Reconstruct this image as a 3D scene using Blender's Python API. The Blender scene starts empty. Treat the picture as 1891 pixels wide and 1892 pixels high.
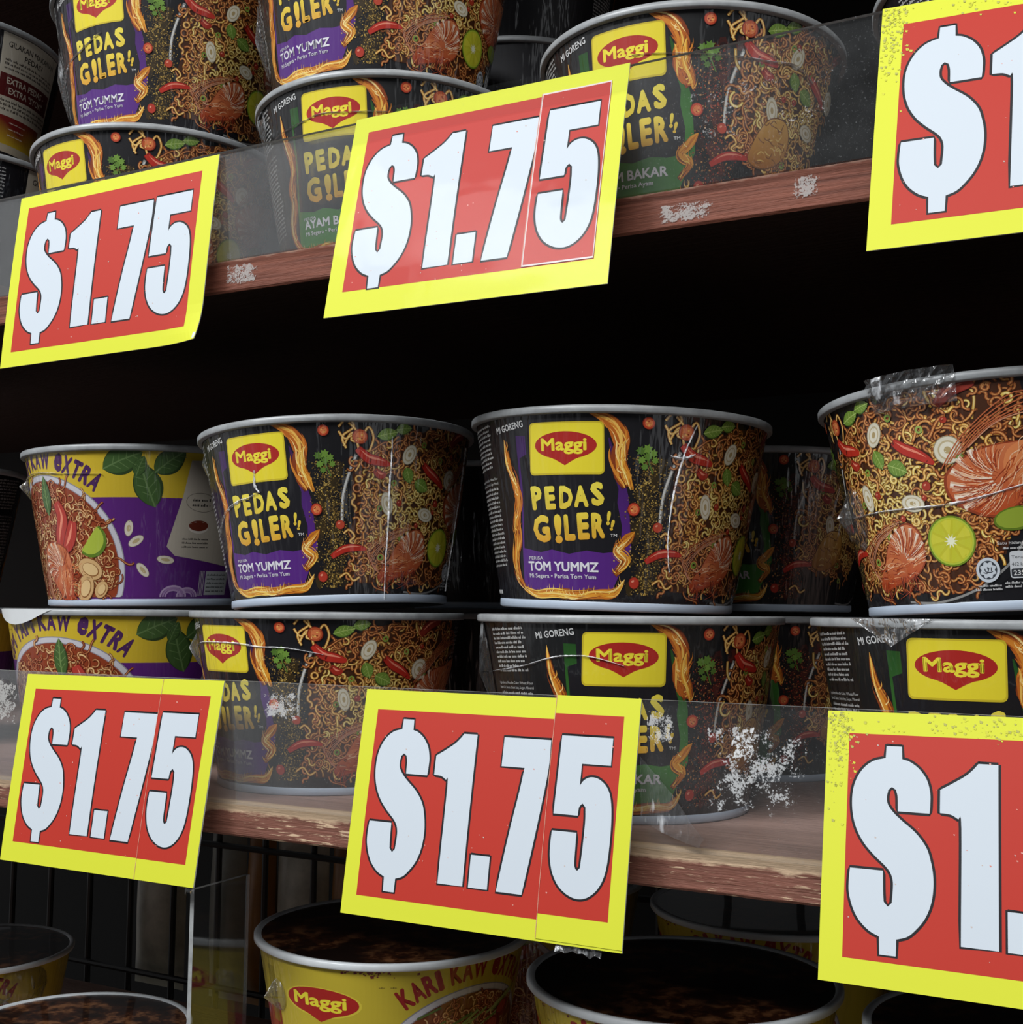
import bpy, math, random
from mathutils import Vector, Matrix
from mathutils.geometry import tessellate_polygon

S = bpy.context.scene
COL = S.collection
PI = math.pi
rad = math.radians

# ------------------------------------------------------------------ camera, world, lights, exposure
cd = bpy.data.cameras.new('camera')
cam = bpy.data.objects.new('camera', cd)
COL.objects.link(cam)
cd.sensor_fit = 'HORIZONTAL'
cd.sensor_width = 36.0
cd.lens = 36.0 * 2299.97 / 1891.0
cd.clip_start = 0.01
cr = Vector((0.8814637, 0.4721398, 0.010284))
cu = Vector((0.0282743, -0.0744993, 0.9968202))
cw = Vector((-0.4714046, 0.87837, 0.0790178))
cam.matrix_world = Matrix(((cr.x, cu.x, -cw.x, 0.32161), (cr.y, cu.y, -cw.y, -0.46367),
                           (cr.z, cu.z, -cw.z, 0.09072), (0, 0, 0, 1)))
S.camera = cam

S.view_settings.view_transform = 'Standard'
S.view_settings.look = 'None'
S.view_settings.gamma = 1.0
S.view_settings.use_curve_mapping = False
S.view_settings.exposure = -0.18

wd = bpy.data.worlds.new('aisle')
S.world = wd
wd.use_nodes = True
bg = wd.node_tree.nodes['Background']
bg.inputs[0].default_value = (0.95, 0.97, 1.0, 1)
# the lit aisle: brightest along the aisle to the left, dim in front, dark behind the shelves
_t = wd.node_tree
_tc = _t.nodes.new('ShaderNodeTexCoord')
_dot = _t.nodes.new('ShaderNodeVectorMath')
_dot.operation = 'DOT_PRODUCT'
_dot.inputs[1].default_value = Vector((-0.93, -0.30, 0.20)).normalized()
_t.links.new(_tc.outputs['Generated'], _dot.inputs[0])
_rm = _t.nodes.new('ShaderNodeValToRGB')
_rm.color_ramp.elements[0].position = 0.0
_rm.color_ramp.elements[0].color = (0.035, 0.035, 0.035, 1)
_rm.color_ramp.elements[1].position = 0.95
_rm.color_ramp.elements[1].color = (0.45, 0.45, 0.45, 1)
_e = _rm.color_ramp.elements.new(0.55)
_e.color = (0.06, 0.06, 0.06, 1)
_t.links.new(_dot.outputs['Value'], _rm.inputs[0])
_d2 = _t.nodes.new('ShaderNodeVectorMath')
_d2.operation = 'DOT_PRODUCT'
_d2.inputs[1].default_value = Vector((0.96, -0.26, -0.05)).normalized()
_t.links.new(_tc.outputs['Generated'], _d2.inputs[0])
_r2 = _t.nodes.new('ShaderNodeValToRGB')
_r2.color_ramp.elements[0].position = 0.93
_r2.color_ramp.elements[0].color = (0, 0, 0, 1)
_r2.color_ramp.elements[1].position = 0.97
_r2.color_ramp.elements[1].color = (0.9, 0.9, 0.9, 1)
_t.links.new(_d2.outputs['Value'], _r2.inputs[0])
_ad = _t.nodes.new('ShaderNodeMath')
_ad.operation = 'ADD'
_t.links.new(_rm.outputs[0], _ad.inputs[0])
_t.links.new(_r2.outputs[0], _ad.inputs[1])
_t.links.new(_ad.outputs[0], bg.inputs[1])


def area(name, loc, target, sx, sy, power, color=(1, 1, 1)):
    l = bpy.data.lights.new(name, 'AREA')
    l.shape = 'RECTANGLE'
    l.size, l.size_y = sx, sy
    l.energy = power
    l.color = color
    o = bpy.data.objects.new(name, l)
    COL.objects.link(o)
    o.location = loc
    d = Vector(target) - Vector(loc)
    o.rotation_euler = d.to_track_quat('-Z', 'Y').to_euler()
    return o


area('ceiling_light_left', (-0.85, -1.35, 1.45), (0.05, 0.0, 0.1), 0.7, 0.25, 24.0, (0.95, 0.98, 1.0))
area('ceiling_light_right', (1.30, -0.95, 1.95), (0.05, 0.0, 0.1), 0.6, 0.25, 14.0, (1.0, 0.99, 0.97))
area('aisle_fill_light', (-0.15, -2.0, 1.70), (0.05, 0.0, 0.1), 2.6, 0.4, 58.0, (0.97, 0.99, 1.0))  # broad fill added to soften shadows and brighten the cups

# ------------------------------------------------------------------ helpers


def lin(h):
    if isinstance(h, tuple):
        return h
    h = h.lstrip('#')
    out = []
    for i in (0, 2, 4):
        c = int(h[i:i + 2], 16) / 255.0
        out.append(c / 12.92 if c <= 0.04045 else ((c + 0.055) / 1.055) ** 2.4)
    return tuple(out)


def mixc(a, b, t):
    return tuple(a[i] + (b[i] - a[i]) * t for i in range(3))


def thing(name, label, cat, loc=(0, 0, 0), rotz=0.0, group=None):
    o = bpy.data.objects.new(name, None)
    COL.objects.link(o)
    o.empty_display_size = 0.02
    o.location = loc
    o.rotation_euler = (0, 0, rotz)
    return tag(o, label, cat, group)


def tag(o, label, cat, group=None):
    o['label'] = label
    o['category'] = cat
    if group:
        o['group'] = group
    return o


def link_mesh(name, me, parent=None):
    o = bpy.data.objects.new(name, me)
    COL.objects.link(o)
    if parent is not None:
        o.parent = parent
    return o


def mesh(name, vs, fs, mats, mi=None, smooth=False):
    me = bpy.data.meshes.new(name)
    me.from_pydata([tuple(v) for v in vs], [], [tuple(f) for f in fs])
    for m in (mats if isinstance(mats, (list, tuple)) else [mats]):
        me.materials.append(m)
    if mi:
        me.polygons.foreach_set('material_index', mi)
    if smooth:
        me.polygons.foreach_set('use_smooth', [True] * len(me.polygons))
    me.update()
    return me


def box_geo(x0, x1, y0, y1, z0, z1):
    vs = [(x, y, z) for z in (z0, z1) for y in (y0, y1) for x in (x0, x1)]
    fs = [(0, 2, 3, 1), (4, 5, 7, 6), (0, 1, 5, 4), (2, 6, 7, 3), (0, 4, 6, 2), (1, 3, 7, 5)]
    return vs, fs


def lathe(profile, n=128, a0=0.0, a1=2 * PI):
    """profile: list of (r, z); angle 0 faces -y, grows towards +x"""
    vs, fs = [], []
    m = len(profile)
    full = abs(a1 - a0 - 2 * PI) < 1e-6
    cnt = n if full else n + 1
    for i in range(cnt):
        a = a0 + (a1 - a0) * i / n
        s, c = math.sin(a), -math.cos(a)
        for r, z in profile:
            vs.append((r * s, r * c, z))
    for i in range(n):
        j = (i + 1) % cnt
        for k in range(m - 1):
            fs.append((i * m + k, j * m + k, j * m + k + 1, i * m + k + 1))
    return vs, fs


def catmull(pts, sub=6, closed=False):
    n = len(pts)
    out = []
    rng = range(n if closed else n - 1)
    for i in rng:
        if closed:
            p0, p1, p2, p3 = pts[(i - 1) % n], pts[i], pts[(i + 1) % n], pts[(i + 2) % n]
        else:
            p0, p1, p2, p3 = pts[max(i - 1, 0)], pts[i], pts[i + 1], pts[min(i + 2, n - 1)]
        for k in range(sub):
            t = k / sub
            out.append(tuple(0.5 * ((2 * p1[d]) + (-p0[d] + p2[d]) * t + (2 * p0[d] - 5 * p1[d] + 4 * p2[d] - p3[d]) * t * t
                                    + (-p0[d] + 3 * p1[d] - 3 * p2[d] + p3[d]) * t ** 3) for d in range(len(p1))))
    if not closed:
        out.append(tuple(pts[-1]))
    return out


def smooth_outline(pts, sub=5, lim=38):
    """closed outline: rounded where it bends softly, sharp where it has a corner"""
    n = len(pts)
    sharp = []
    for i in range(n):
        a, b, c = Vector(pts[i - 1]), Vector(pts[i]), Vector(pts[(i + 1) % n])
        d0, d1 = (b - a), (c - b)
        ang = math.degrees(abs(d0.angle_signed(d1))) if d0.length > 1e-9 and d1.length > 1e-9 else 0
        sharp.append(ang > lim)
    out = []
    for i in range(n):
        p1, p2 = pts[i], pts[(i + 1) % n]
        p0 = pts[i - 1] if not sharp[i] else (2 * p1[0] - p2[0], 2 * p1[1] - p2[1])
        p3 = pts[(i + 2) % n] if not sharp[(i + 1) % n] else (2 * p2[0] - p1[0], 2 * p2[1] - p1[1])
        if sharp[i] and sharp[(i + 1) % n]:
            out.append(tuple(p1))
            continue
        for k in range(sub):
            t = k / sub
            out.append(tuple(0.5 * ((2 * p1[d]) + (-p0[d] + p2[d]) * t + (2 * p0[d] - 5 * p1[d] + 4 * p2[d] - p3[d]) * t * t
                                    + (-p0[d] + 3 * p1[d] - 3 * p2[d] + p3[d]) * t ** 3) for d in (0, 1)))
    return out


# ------------------------------------------------------------------ node materials


class NT:
    def __init__(s, name):
        s.m = bpy.data.materials.new(name)
        s.m.use_nodes = True
        s.t = s.m.node_tree
        s.t.nodes.clear()
        s.out = s.t.nodes.new('ShaderNodeOutputMaterial')

    def n(s, typ, **kw):
        nd = s.t.nodes.new(typ)
        for k, v in kw.items():
            if k.startswith('i_'):
                nd.inputs[k[2:].replace('_', ' ')].default_value = v
            else:
                setattr(nd, k, v)
        return nd

    def l(s, a, b):
        s.t.links.new(a, b)

    def surf(s, sock):
        s.l(sock, s.out.inputs['Surface'])
        return s.m

    def coords(s, scale, kind='Object'):
        tc = s.n('ShaderNodeTexCoord')
        mp = s.n('ShaderNodeMapping')
        mp.inputs['Scale'].default_value = scale
        s.l(tc.outputs[kind], mp.inputs['Vector'])
        return mp.outputs[0]

    def noise(s, vec, scale=1.0, detail=3.0, rough=0.5, rnd=False):
        nz = s.n('ShaderNodeTexNoise')
        if rnd:
            nz.noise_dimensions = '4D'
            oi = s.n('ShaderNodeObjectInfo')
            mu = s.n('ShaderNodeMath', operation='MULTIPLY')
            s.l(oi.outputs['Random'], mu.inputs[0])
            mu.inputs[1].default_value = 40.0
            s.l(mu.outputs[0], nz.inputs['W'])
        nz.inputs['Scale'].default_value = scale
        nz.inputs['Detail'].default_value = detail
        nz.inputs['Roughness'].default_value = rough
        s.l(vec, nz.inputs['Vector'])
        return nz.outputs['Fac']

    def ramp(s, fac, stops):
        r = s.n('ShaderNodeValToRGB')
        e = r.color_ramp.elements
        while len(e) < len(stops):
            e.new(0.5)
        for i, (p, c) in enumerate(stops):
            e[i].position = p
            e[i].color = (*c, 1) if len(c) == 3 else c
        s.l(fac, r.inputs[0])
        return r.outputs[0]

    def mixrgb(s, fac, a, b, mode='MIX'):
        m = s.n('ShaderNodeMix', data_type='RGBA', blend_type=mode)
        for sock, v in ((m.inputs[0], fac), (m.inputs[6], a), (m.inputs[7], b)):
            if isinstance(v, (int, float)):
                sock.default_value = v
            elif isinstance(v, tuple):
                sock.default_value = (*v, 1) if len(v) == 3 else v
            else:
                s.l(v, sock)
        return m.outputs[2]

    def math(s, op, a, b=0.0):
        m = s.n('ShaderNodeMath', operation=op)
        for i, v in enumerate((a, b)):
            if isinstance(v, (int, float)):
                m.inputs[i].default_value = v
            else:
                s.l(v, m.inputs[i])
        return m.outputs[0]

    def bump(s, h, strength, dist):
        b = s.n('ShaderNodeBump')
        b.inputs['Strength'].default_value = strength
        b.inputs['Distance'].default_value = dist
        s.l(h, b.inputs['Height'])
        return b.outputs[0]


def simple(name, color, rough=0.5, noise_amt=0.1, noise_scale=60.0, spec=0.5, bump=0.0, trans=0.0):
    k = NT(name)
    p = k.n('ShaderNodeBsdfPrincipled')
    v = k.coords((noise_scale,) * 3)
    f = k.noise(v, 1.0, 4.0, 0.6)
    c = lin(color)
    col = k.ramp(f, [(0.3, tuple(x * (1 - noise_amt) for x in c)), (0.7, tuple(min(1, x * (1 + noise_amt)) for x in c))])
    k.l(col, p.inputs['Base Color'])
    p.inputs['Roughness'].default_value = rough
    p.inputs['Specular IOR Level'].default_value = spec
    if trans:
        p.inputs['Subsurface Weight'].default_value = trans
        p.inputs['Subsurface Radius'].default_value = (0.002, 0.002, 0.002)
    if bump:
        k.l(k.bump(f, bump, 0.0006), p.inputs['Normal'])
    return k.surf(p.outputs[0])


def print_material(name, rough, coat, film):
    """ink read from the mesh's own colour attribute, under a glossy film"""
    k = NT(name)
    p = k.n('ShaderNodeBsdfPrincipled')
    at = k.n('ShaderNodeAttribute', attribute_name='print')
    k.l(at.outputs['Color'], p.inputs['Base Color'])
    p.inputs['Roughness'].default_value = rough
    p.inputs['Specular IOR Level'].default_value = 0.35
    p.inputs['Coat Weight'].default_value = coat
    p.inputs['Coat Roughness'].default_value = 0.07
    if film:
        v1 = k.coords((70, 70, 7))
        f1 = k.noise(v1, 1.0, 3.0, 0.55, rnd=True)
        v2 = k.coords((260, 260, 24))
        f2 = k.noise(v2, 1.0, 2.0, 0.5, rnd=True)
        h = k.math('ADD', f1, k.math('MULTIPLY', f2, 0.22))
        k.l(k.bump(h, 0.8, 0.006), p.inputs['Coat Normal'])
    else:
        v = k.coords((45, 45, 45))
        f = k.noise(v, 1.0, 2.0, 0.5)
        k.l(k.bump(f, 0.12, 0.003), p.inputs['Coat Normal'])
    return k.surf(p.outputs[0])


def film_material(name, white, gloss=1.0):
    """thin clear plastic: lets most light through, glints, a little milky, white flecks standing in for sparkle"""
    k = NT(name)
    tr = k.n('ShaderNodeBsdfTransparent')
    tr.inputs[0].default_value = (0.97, 0.97, 0.97, 1)
    gl = k.n('ShaderNodeBsdfGlossy')
    gl.inputs['Roughness'].default_value = 0.2
    df = k.n('ShaderNodeBsdfDiffuse')
    df.inputs[0].default_value = (0.85, 0.87, 0.9, 1)
    f1 = k.noise(k.coords((170, 170, 60)), 1.0, 3.0, 0.6, rnd=True)
    nrm = k.bump(f1, 0.9, 0.004)
    k.l(nrm, gl.inputs['Normal'])
    k.l(nrm, df.inputs['Normal'])
    fr = k.n('ShaderNodeFresnel')
    fr.inputs[0].default_value = 1.5
    k.l(nrm, fr.inputs['Normal'])
    m1 = k.n('ShaderNodeMixShader')
    k.l(k.math('MINIMUM', k.math('MULTIPLY', fr.outputs[0], 1.3 * gloss), 0.8), m1.inputs[0])
    k.l(tr.outputs[0], m1.inputs[1])
    k.l(gl.outputs[0], m1.inputs[2])
    m2 = k.n('ShaderNodeMixShader')
    k.l(k.math('ADD', white * 0.35, k.math('MULTIPLY', k.ramp(f1, [(0.56, (0, 0, 0)), (0.68, (1, 1, 1))]), white * 5.0)), m2.inputs[0])  # sparkle of crumpled film put into the colour as white flecks
    k.l(m1.outputs[0], m2.inputs[1])
    k.l(df.outputs[0], m2.inputs[2])
    return k.surf(m2.outputs[0])


def residue_material(name, thr, scale, color=(0.8, 0.8, 0.78), dens=0.9):
    """flecks of old sticker paper and glue with clear gaps between them"""
    k = NT(name)
    tr = k.n('ShaderNodeBsdfTransparent')
    df = k.n('ShaderNodeBsdfDiffuse')
    df.inputs[0].default_value = (*color, 1)
    f = k.noise(k.coords((scale, scale, scale)), 1.0, 6.0, 0.7)
    big = k.noise(k.coords((scale * 0.16,) * 3), 1.0, 2.0, 0.5)
    tc = k.n('ShaderNodeAttribute', attribute_name='fade')
    a = k.math('ADD', k.math('MULTIPLY', f, 0.7), k.math('MULTIPLY', big, 0.5))
    a = k.math('MULTIPLY', a, tc.outputs['Fac'])
    mask = k.ramp(a, [(thr, (0, 0, 0)), (thr + 0.05, (dens, dens, dens))])
    m = k.n('ShaderNodeMixShader')
    k.l(mask, m.inputs[0])
    k.l(tr.outputs[0], m.inputs[1])
    k.l(df.outputs[0], m.inputs[2])
    return k.surf(m.outputs[0])


def wood_material(name, base, dark, pale, wear, edge, topcol, z_top):
    """painted board: brushed paint along x, rubbed through in pale streaks and along the top front edge"""
    k = NT(name)
    p = k.n('ShaderNodeBsdfPrincipled')
    tc = k.n('ShaderNodeTexCoord')
    sp = k.n('ShaderNodeSeparateXYZ')
    k.l(tc.outputs['Object'], sp.inputs[0])
    grain = k.noise(k.coords((9, 260, 420)), 1.0, 5.0, 0.65)
    cloud = k.noise(k.coords((22, 60, 60)), 1.0, 3.0, 0.5)
    streak = k.noise(k.coords((70, 300, 950)), 1.0, 5.0, 0.62)
    col = k.ramp(grain, [(0.32, lin(dark)), (0.55, lin(base)), (0.75, tuple(min(1, x * 1.35) for x in lin(base)))])
    col = k.mixrgb(k.math('MULTIPLY', cloud, 0.3), col, lin(dark), 'MIX')
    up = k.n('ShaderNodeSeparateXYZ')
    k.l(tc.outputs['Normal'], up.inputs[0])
    topm = k.math('GREATER_THAN', up.outputs[2], 0.7)
    tgrain = k.ramp(grain, [(0.3, tuple(x * 0.7 for x in lin(topcol))), (0.7, lin(topcol))])
    col = k.mixrgb(topm, col, tgrain)
    col = k.mixrgb(k.math('LESS_THAN', up.outputs[2], -0.7), col, lin('#2a1a14'))  # underside coloured darker to stand in for the shade beneath
    # rubbed streaks
    sm = k.ramp(k.math('ADD', streak, k.math('MULTIPLY', cloud, 0.25)), [(wear, (0, 0, 0)), (wear + 0.05, (1, 1, 1))])
    col = k.mixrgb(k.math('MULTIPLY', sm, k.math('LESS_THAN', k.math('ABSOLUTE', up.outputs[2]), 0.7)), col, lin(pale))
    # worn front edge
    d = k.math('SUBTRACT', z_top, sp.outputs[2])
    e = k.math('ADD', k.math('MULTIPLY', d, 90.0), k.math('MULTIPLY', k.noise(k.coords((70, 70, 200)), 1.0, 4.0, 0.6), 0.6))
    em = k.ramp(e, [(edge, (1, 1, 1)), (edge + 0.12, (0, 0, 0))])
    yb = k.math('LESS_THAN', sp.outputs[1], 0.0035)
    col = k.mixrgb(k.math('MULTIPLY', em, yb), col, lin(pale))
    k.l(col, p.inputs['Base Color'])
    p.inputs['Roughness'].default_value = 0.6
    p.inputs['Specular IOR Level'].default_value = 0.3
    k.l(k.bump(k.math('ADD', grain, streak), 0.5, 0.0012), p.inputs['Normal'])
    return k.surf(p.outputs[0])


M_print = print_material('cup_print', 0.45, 0.75, True)
M_card = print_material('card_print', 0.6, 0.04, False)
M_paper = simple('white_cup_paper', '#c9ced4', 0.5, 0.05)
M_rim = simple('milky_plastic_rim', '#9a9d9f', 0.35, 0.18, 130, 0.5, 0.15)
M_band = simple('bluish_white_base', '#b4c1d2', 0.35, 0.06)
M_film = film_material('clear_shrink_film', 0.05)
M_film_white = film_material('crumpled_film', 0.13, 1.6)
M_tape = film_material('clear_sticky_tape', 0.03, 0.35)
def seam_material():
    k = NT('film_seam_glint')
    tr = k.n('ShaderNodeBsdfTransparent')
    p = k.n('ShaderNodeBsdfPrincipled')
    p.inputs['Base Color'].default_value = (0.88, 0.89, 0.92, 1)  # whitish base colour carries the glint of the folds
    p.inputs['Roughness'].default_value = 0.25
    f = k.noise(k.coords((420, 420, 420)), 1.0, 4.0, 0.65, rnd=True)
    k.l(k.bump(f, 0.8, 0.002), p.inputs['Normal'])
    m = k.n('ShaderNodeMixShader')
    k.l(k.ramp(f, [(0.36, (0.12, 0.12, 0.12)), (0.56, (0.95, 0.95, 0.95))]), m.inputs[0])
    k.l(tr.outputs[0], m.inputs[1])
    k.l(p.outputs[0], m.inputs[2])
    return k.surf(m.outputs[0])


M_seam = seam_material()
M_foil = simple('white_foil_lid', '#d5d8da', 0.4, 0.05)
M_black = simple('black_back_panel', '#0b0908', 0.7, 0.3, 12)
M_wire = simple('black_wire', '#0c0b0a', 0.5, 0.1)
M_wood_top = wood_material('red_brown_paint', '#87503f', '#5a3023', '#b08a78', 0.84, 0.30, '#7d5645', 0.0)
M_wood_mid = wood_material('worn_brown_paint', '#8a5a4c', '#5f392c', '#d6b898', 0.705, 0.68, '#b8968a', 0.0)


def acrylic_material(name, dusty):
    k = NT(name)
    tr = k.n('ShaderNodeBsdfTransparent')
    tr.inputs[0].default_value = (0.985, 0.99, 0.99, 1)
    gl = k.n('ShaderNodeBsdfGlossy')
    gl.inputs['Roughness'].default_value = 0.05
    df = k.n('ShaderNodeBsdfDiffuse')
    df.inputs[0].default_value = (0.8, 0.82, 0.84, 1)
    fr = k.n('ShaderNodeFresnel')
    fr.inputs[0].default_value = 1.49
    m1 = k.n('ShaderNodeMixShader')
    k.l(k.math('MINIMUM', fr.outputs[0], 0.5 if dusty > 0.5 else 0.12), m1.inputs[0])
    k.l(tr.outputs[0], m1.inputs[1])
    k.l(gl.outputs[0], m1.inputs[2])
    dust = k.noise(k.coords((900, 900, 900)), 1.0, 3.0, 0.7)
    scr = k.noise(k.coords((60, 60, 60)), 1.0, 4.0, 0.6)
    f = k.math('ADD', k.math('MULTIPLY', k.ramp(dust, [(0.62, (0, 0, 0)), (0.74, (1, 1, 1))]), 0.13 * dusty), k.math('MULTIPLY', scr, 0.035 * dusty))
    m2 = k.n('ShaderNodeMixShader')
    k.l(f, m2.inputs[0])
    k.l(m1.outputs[0], m2.inputs[1])
    k.l(df.outputs[0], m2.inputs[2])
    return k.surf(m2.outputs[0])


M_acrylic = acrylic_material('clear_acrylic', 1.0)
M_clean = acrylic_material('clean_clear_acrylic', 0.25)
M_edge = simple('frosted_acrylic_edge', '#9a9c9c', 0.5, 0.2, 200)


def lid_material(name, a, b, c):
    """printed paper lid: dark middle, noodle colours near the edge"""
    k = NT(name)
    p = k.n('ShaderNodeBsdfPrincipled')
    f = k.noise(k.coords((110, 110, 110)), 1.0, 4.0, 0.65)
    f2 = k.noise(k.coords((30, 30, 30)), 1.0, 2.0, 0.5)
    col = k.ramp(f, [(0.35, lin(a)), (0.5, lin(b)), (0.65, lin(c))])
    col = k.mixrgb(k.ramp(f2, [(0.45, (0, 0, 0)), (0.6, (1, 1, 1))]), col, lin('#150a06'))
    k.l(col, p.inputs['Base Color'])
    p.inputs['Roughness'].default_value = 0.3
    p.inputs['Coat Weight'].default_value = 0.5
    return k.surf(p.outputs[0])


M_lid = lid_material('printed_lid', '#180b05', '#3a1c0b', '#7d5233')

# ------------------------------------------------------------------ flat artwork that is then wrapped on a cup or laid on a card


class Art:
    """coloured shapes in millimetres (u right, v up), each at its own tiny height w"""

    def __init__(s):
        s.v, s.f, s.c = [], [], []

    def face(s, pts, cols, w):
        b = len(s.v)
        for p in pts:
            s.v.append((p[0], p[1], w))
        s.f.append(tuple(range(b, b + len(pts))))
        s.c.extend(cols)

    def tri_in(s, tri, col, w, slab=2.5):
        u0, u1 = min(p[0] for p in tri), max(p[0] for p in tri)
        cf = col if callable(col) else None
        if u1 - u0 <= slab:
            s.face(tri, [cf(*p) if cf else col for p in tri], w)
            return
        k0, k1 = math.floor(u0 / slab), math.ceil(u1 / slab)
        for k in range(k0, k1):
            poly = list(tri)
            for lim, sg in ((k * slab, 1), ((k + 1) * slab, -1)):
                out = []
                for i in range(len(poly)):
                    p, q = poly[i], poly[(i + 1) % len(poly)]
                    dp, dq = sg * (p[0] - lim), sg * (q[0] - lim)
                    if dp >= 0:
                        out.append(p)
                    if dp * dq < 0:
                        t = dp / (dp - dq)
                        out.append((p[0] + (q[0] - p[0]) * t, p[1] + (q[1] - p[1]) * t))
                poly = out
                if len(poly) < 3:
                    break
            if len(poly) >= 3:
                s.face(poly, [cf(*p) if cf else col for p in poly], w)

    def poly(s, loops, col, w):
        if not isinstance(loops[0][0], (tuple, list)):
            loops = [loops]
        col = col if callable(col) else lin(col)
        allp = [p for l in loops for p in l]
        for t in tessellate_polygon([[Vector((p[0], p[1], 0)) for p in l] for l in loops]):
            s.tri_in([allp[i] for i in t], col, w)

    def rect(s, x0, y0, x1, y1, col, w):
        s.poly([(x0, y0), (x1, y0), (x1, y1), (x0, y1)], col, w)

    def rrect(s, corners, r, col, w):
        """rounded quad"""
        out = []
        n = len(corners)
        for i in range(n):
            a, b, c = Vector(corners[i - 1]), Vector(corners[i]), Vector(corners[(i + 1) % n])
            p, q = b + (a - b).normalized() * r, b + (c - b).normalized() * r
            for k in range(6):
                t = k / 5
                z = p * (1 - t) ** 2 + b * (2 * t * (1 - t)) + q * t * t
                out.append((z.x, z.y))
        s.poly(out, col, w)

    def ell(s, x, y, rx, ry, rot, col, w, n=22):
        c, sn = math.cos(rad(rot)), math.sin(rad(rot))
        s.poly([(x + rx * math.cos(t) * c - ry * math.sin(t) * sn, y + rx * math.cos(t) * sn + ry * math.sin(t) * c)
                for t in [2 * PI * i / n for i in range(n)]], col, w)

    def ring(s, x, y, r0, r1, col, w, n=40, ry=1.0):
        o = [(x + r1 * math.cos(2 * PI * i / n), y + ry * r1 * math.sin(2 * PI * i / n)) for i in range(n)]
        i_ = [(x + r0 * math.cos(2 * PI * i / n), y + ry * r0 * math.sin(2 * PI * i / n)) for i in range(n)]
        for k in range(n):
            j = (k + 1) % n
            for t in ((o[k], o[j], i_[j]), (o[k], i_[j], i_[k])):
                s.tri_in(list(t), lin(col), w)

    def stroke(s, pts, width, col, w, closed=False, cfun=None):
        """ribbon along pts; width a number or a function of 0..1"""
        n = len(pts)
        L, R = [], []
        for i, p in enumerate(pts):
            if closed:
                a, b = pts[i - 1], pts[(i + 1) % n]
            else:
                a, b = pts[max(i - 1, 0)], pts[min(i + 1, n - 1)]
            dx, dy = b[0] - a[0], b[1] - a[1]
            l = math.hypot(dx, dy) or 1e-9
            hw = (width(i / max(n - 1, 1)) if callable(width) else width) * 0.5
            L.append((p[0] - dy / l * hw, p[1] + dx / l * hw))
            R.append((p[0] + dy / l * hw, p[1] - dx / l * hw))
        col = lin(col) if not callable(col) else col
        for i in range(n if closed else n - 1):
            j = (i + 1) % n
            q = [R[i], R[j], L[j], L[i]]
            if max(p[0] for p in q) - min(p[0] for p in q) > 2.5:
                s.tri_in([q[0], q[1], q[2]], col, w)
                s.tri_in([q[0], q[2], q[3]], col, w)
            elif callable(col):
                s.face(q, [col(*p) for p in q], w)
            else:
                s.face(q, [col] * 4, w)

    def text(s, body, x, y, h, col, w, width=None, bold=0.0, rot=0.0, shear=0.0, align='l', arc=None, box=None):
        """letters of cap height h with the left foot at x, y; squeezed to width; arc=(cx, cy, r, mid angle) bends the line"""
        tris, x0, x1 = glyphs(body, 0.0, shear)
        sy = h / 0.70
        sx = width / (x1 - x0) if width else sy
        c, sn = math.cos(rad(rot)), math.sin(rad(rot))
        tw = (x1 - x0) * sx
        col = lin(col) if not callable(col) else col

        def put(p):
            px, py = (p[0] - x0) * sx, p[1] * sy
            if arc:
                cx, cy, r, mid = arc
                th = rad(mid) + (px - tw / 2) / r
                return (cx + (r + py) * math.sin(th), cy + (r + py) * math.cos(th))
            if align == 'r':
                px -= tw
            elif align == 'c':
                px -= tw / 2
            return (x + px * c - py * sn, y + px * sn + py * c)
        for q in bolds(bold):
            for t in tris:
                s.tri_in([put((p[0] + q[0], p[1] + q[1])) for p in t], col, w)

    def letter(s, ch, x0, y0, x1, y1, rot, col, w, bold=0.05, flip=False, under=None):
        """one hand-drawn letter filling a box"""
        tris, a0, a1 = glyphs(ch, 0.0, 0)
        b0 = min(p[1] for t in tris for p in t)
        b1 = max(p[1] for t in tris for p in t)
        a0, a1, b0, b1 = a0 - bold, a1 + bold, b0 - bold, b1 + bold
        cx, cy = (x0 + x1) / 2, (y0 + y1) / 2
        c, sn = math.cos(rad(rot)), math.sin(rad(rot))

        def put(p):
            px = (p[0] - a0) / (a1 - a0) - 0.5
            py = (p[1] - b0) / (b1 - b0) - 0.5
            if flip:
                py = -py
            px, py = px * (x1 - x0), py * (y1 - y0)
            return (cx + px * c - py * sn, cy + px * sn + py * c)
        for q in bolds(bold):
            for t in tris:
                s.tri_in([put((p[0] + q[0], p[1] + q[1])) for p in t], col, w)

    def squiggle(s, x0, x1, y, h, col, w, rng, dens=1.0, slope=0.0):
        """a line of print too small to read: short strokes in word-long runs"""
        x = x0
        while x < x1:
            wl = min(rng.uniform(1.2, 4.2), x1 - x)
            e = x + wl
            while x < e:
                hh = h * rng.choice((0.62, 0.62, 0.68, 1.0))
                ww = h * rng.uniform(0.16, 0.42) * dens
                yy = y + (x - x0) * slope
                s.face([(x, yy), (x + ww, yy), (x + ww, yy + hh), (x, yy + hh)], [col] * 4, w)
                x += ww + h * 0.14
            x += h * 0.45


def bolds(b):
    if b <= 0.0:
        return [(0, 0)]
    n = 8 if b > 0.025 else 4
    return [(0, 0)] + [(b * math.cos(2 * PI * k / n), b * math.sin(2 * PI * k / n)) for k in range(n)]


_gl = {}


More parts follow.
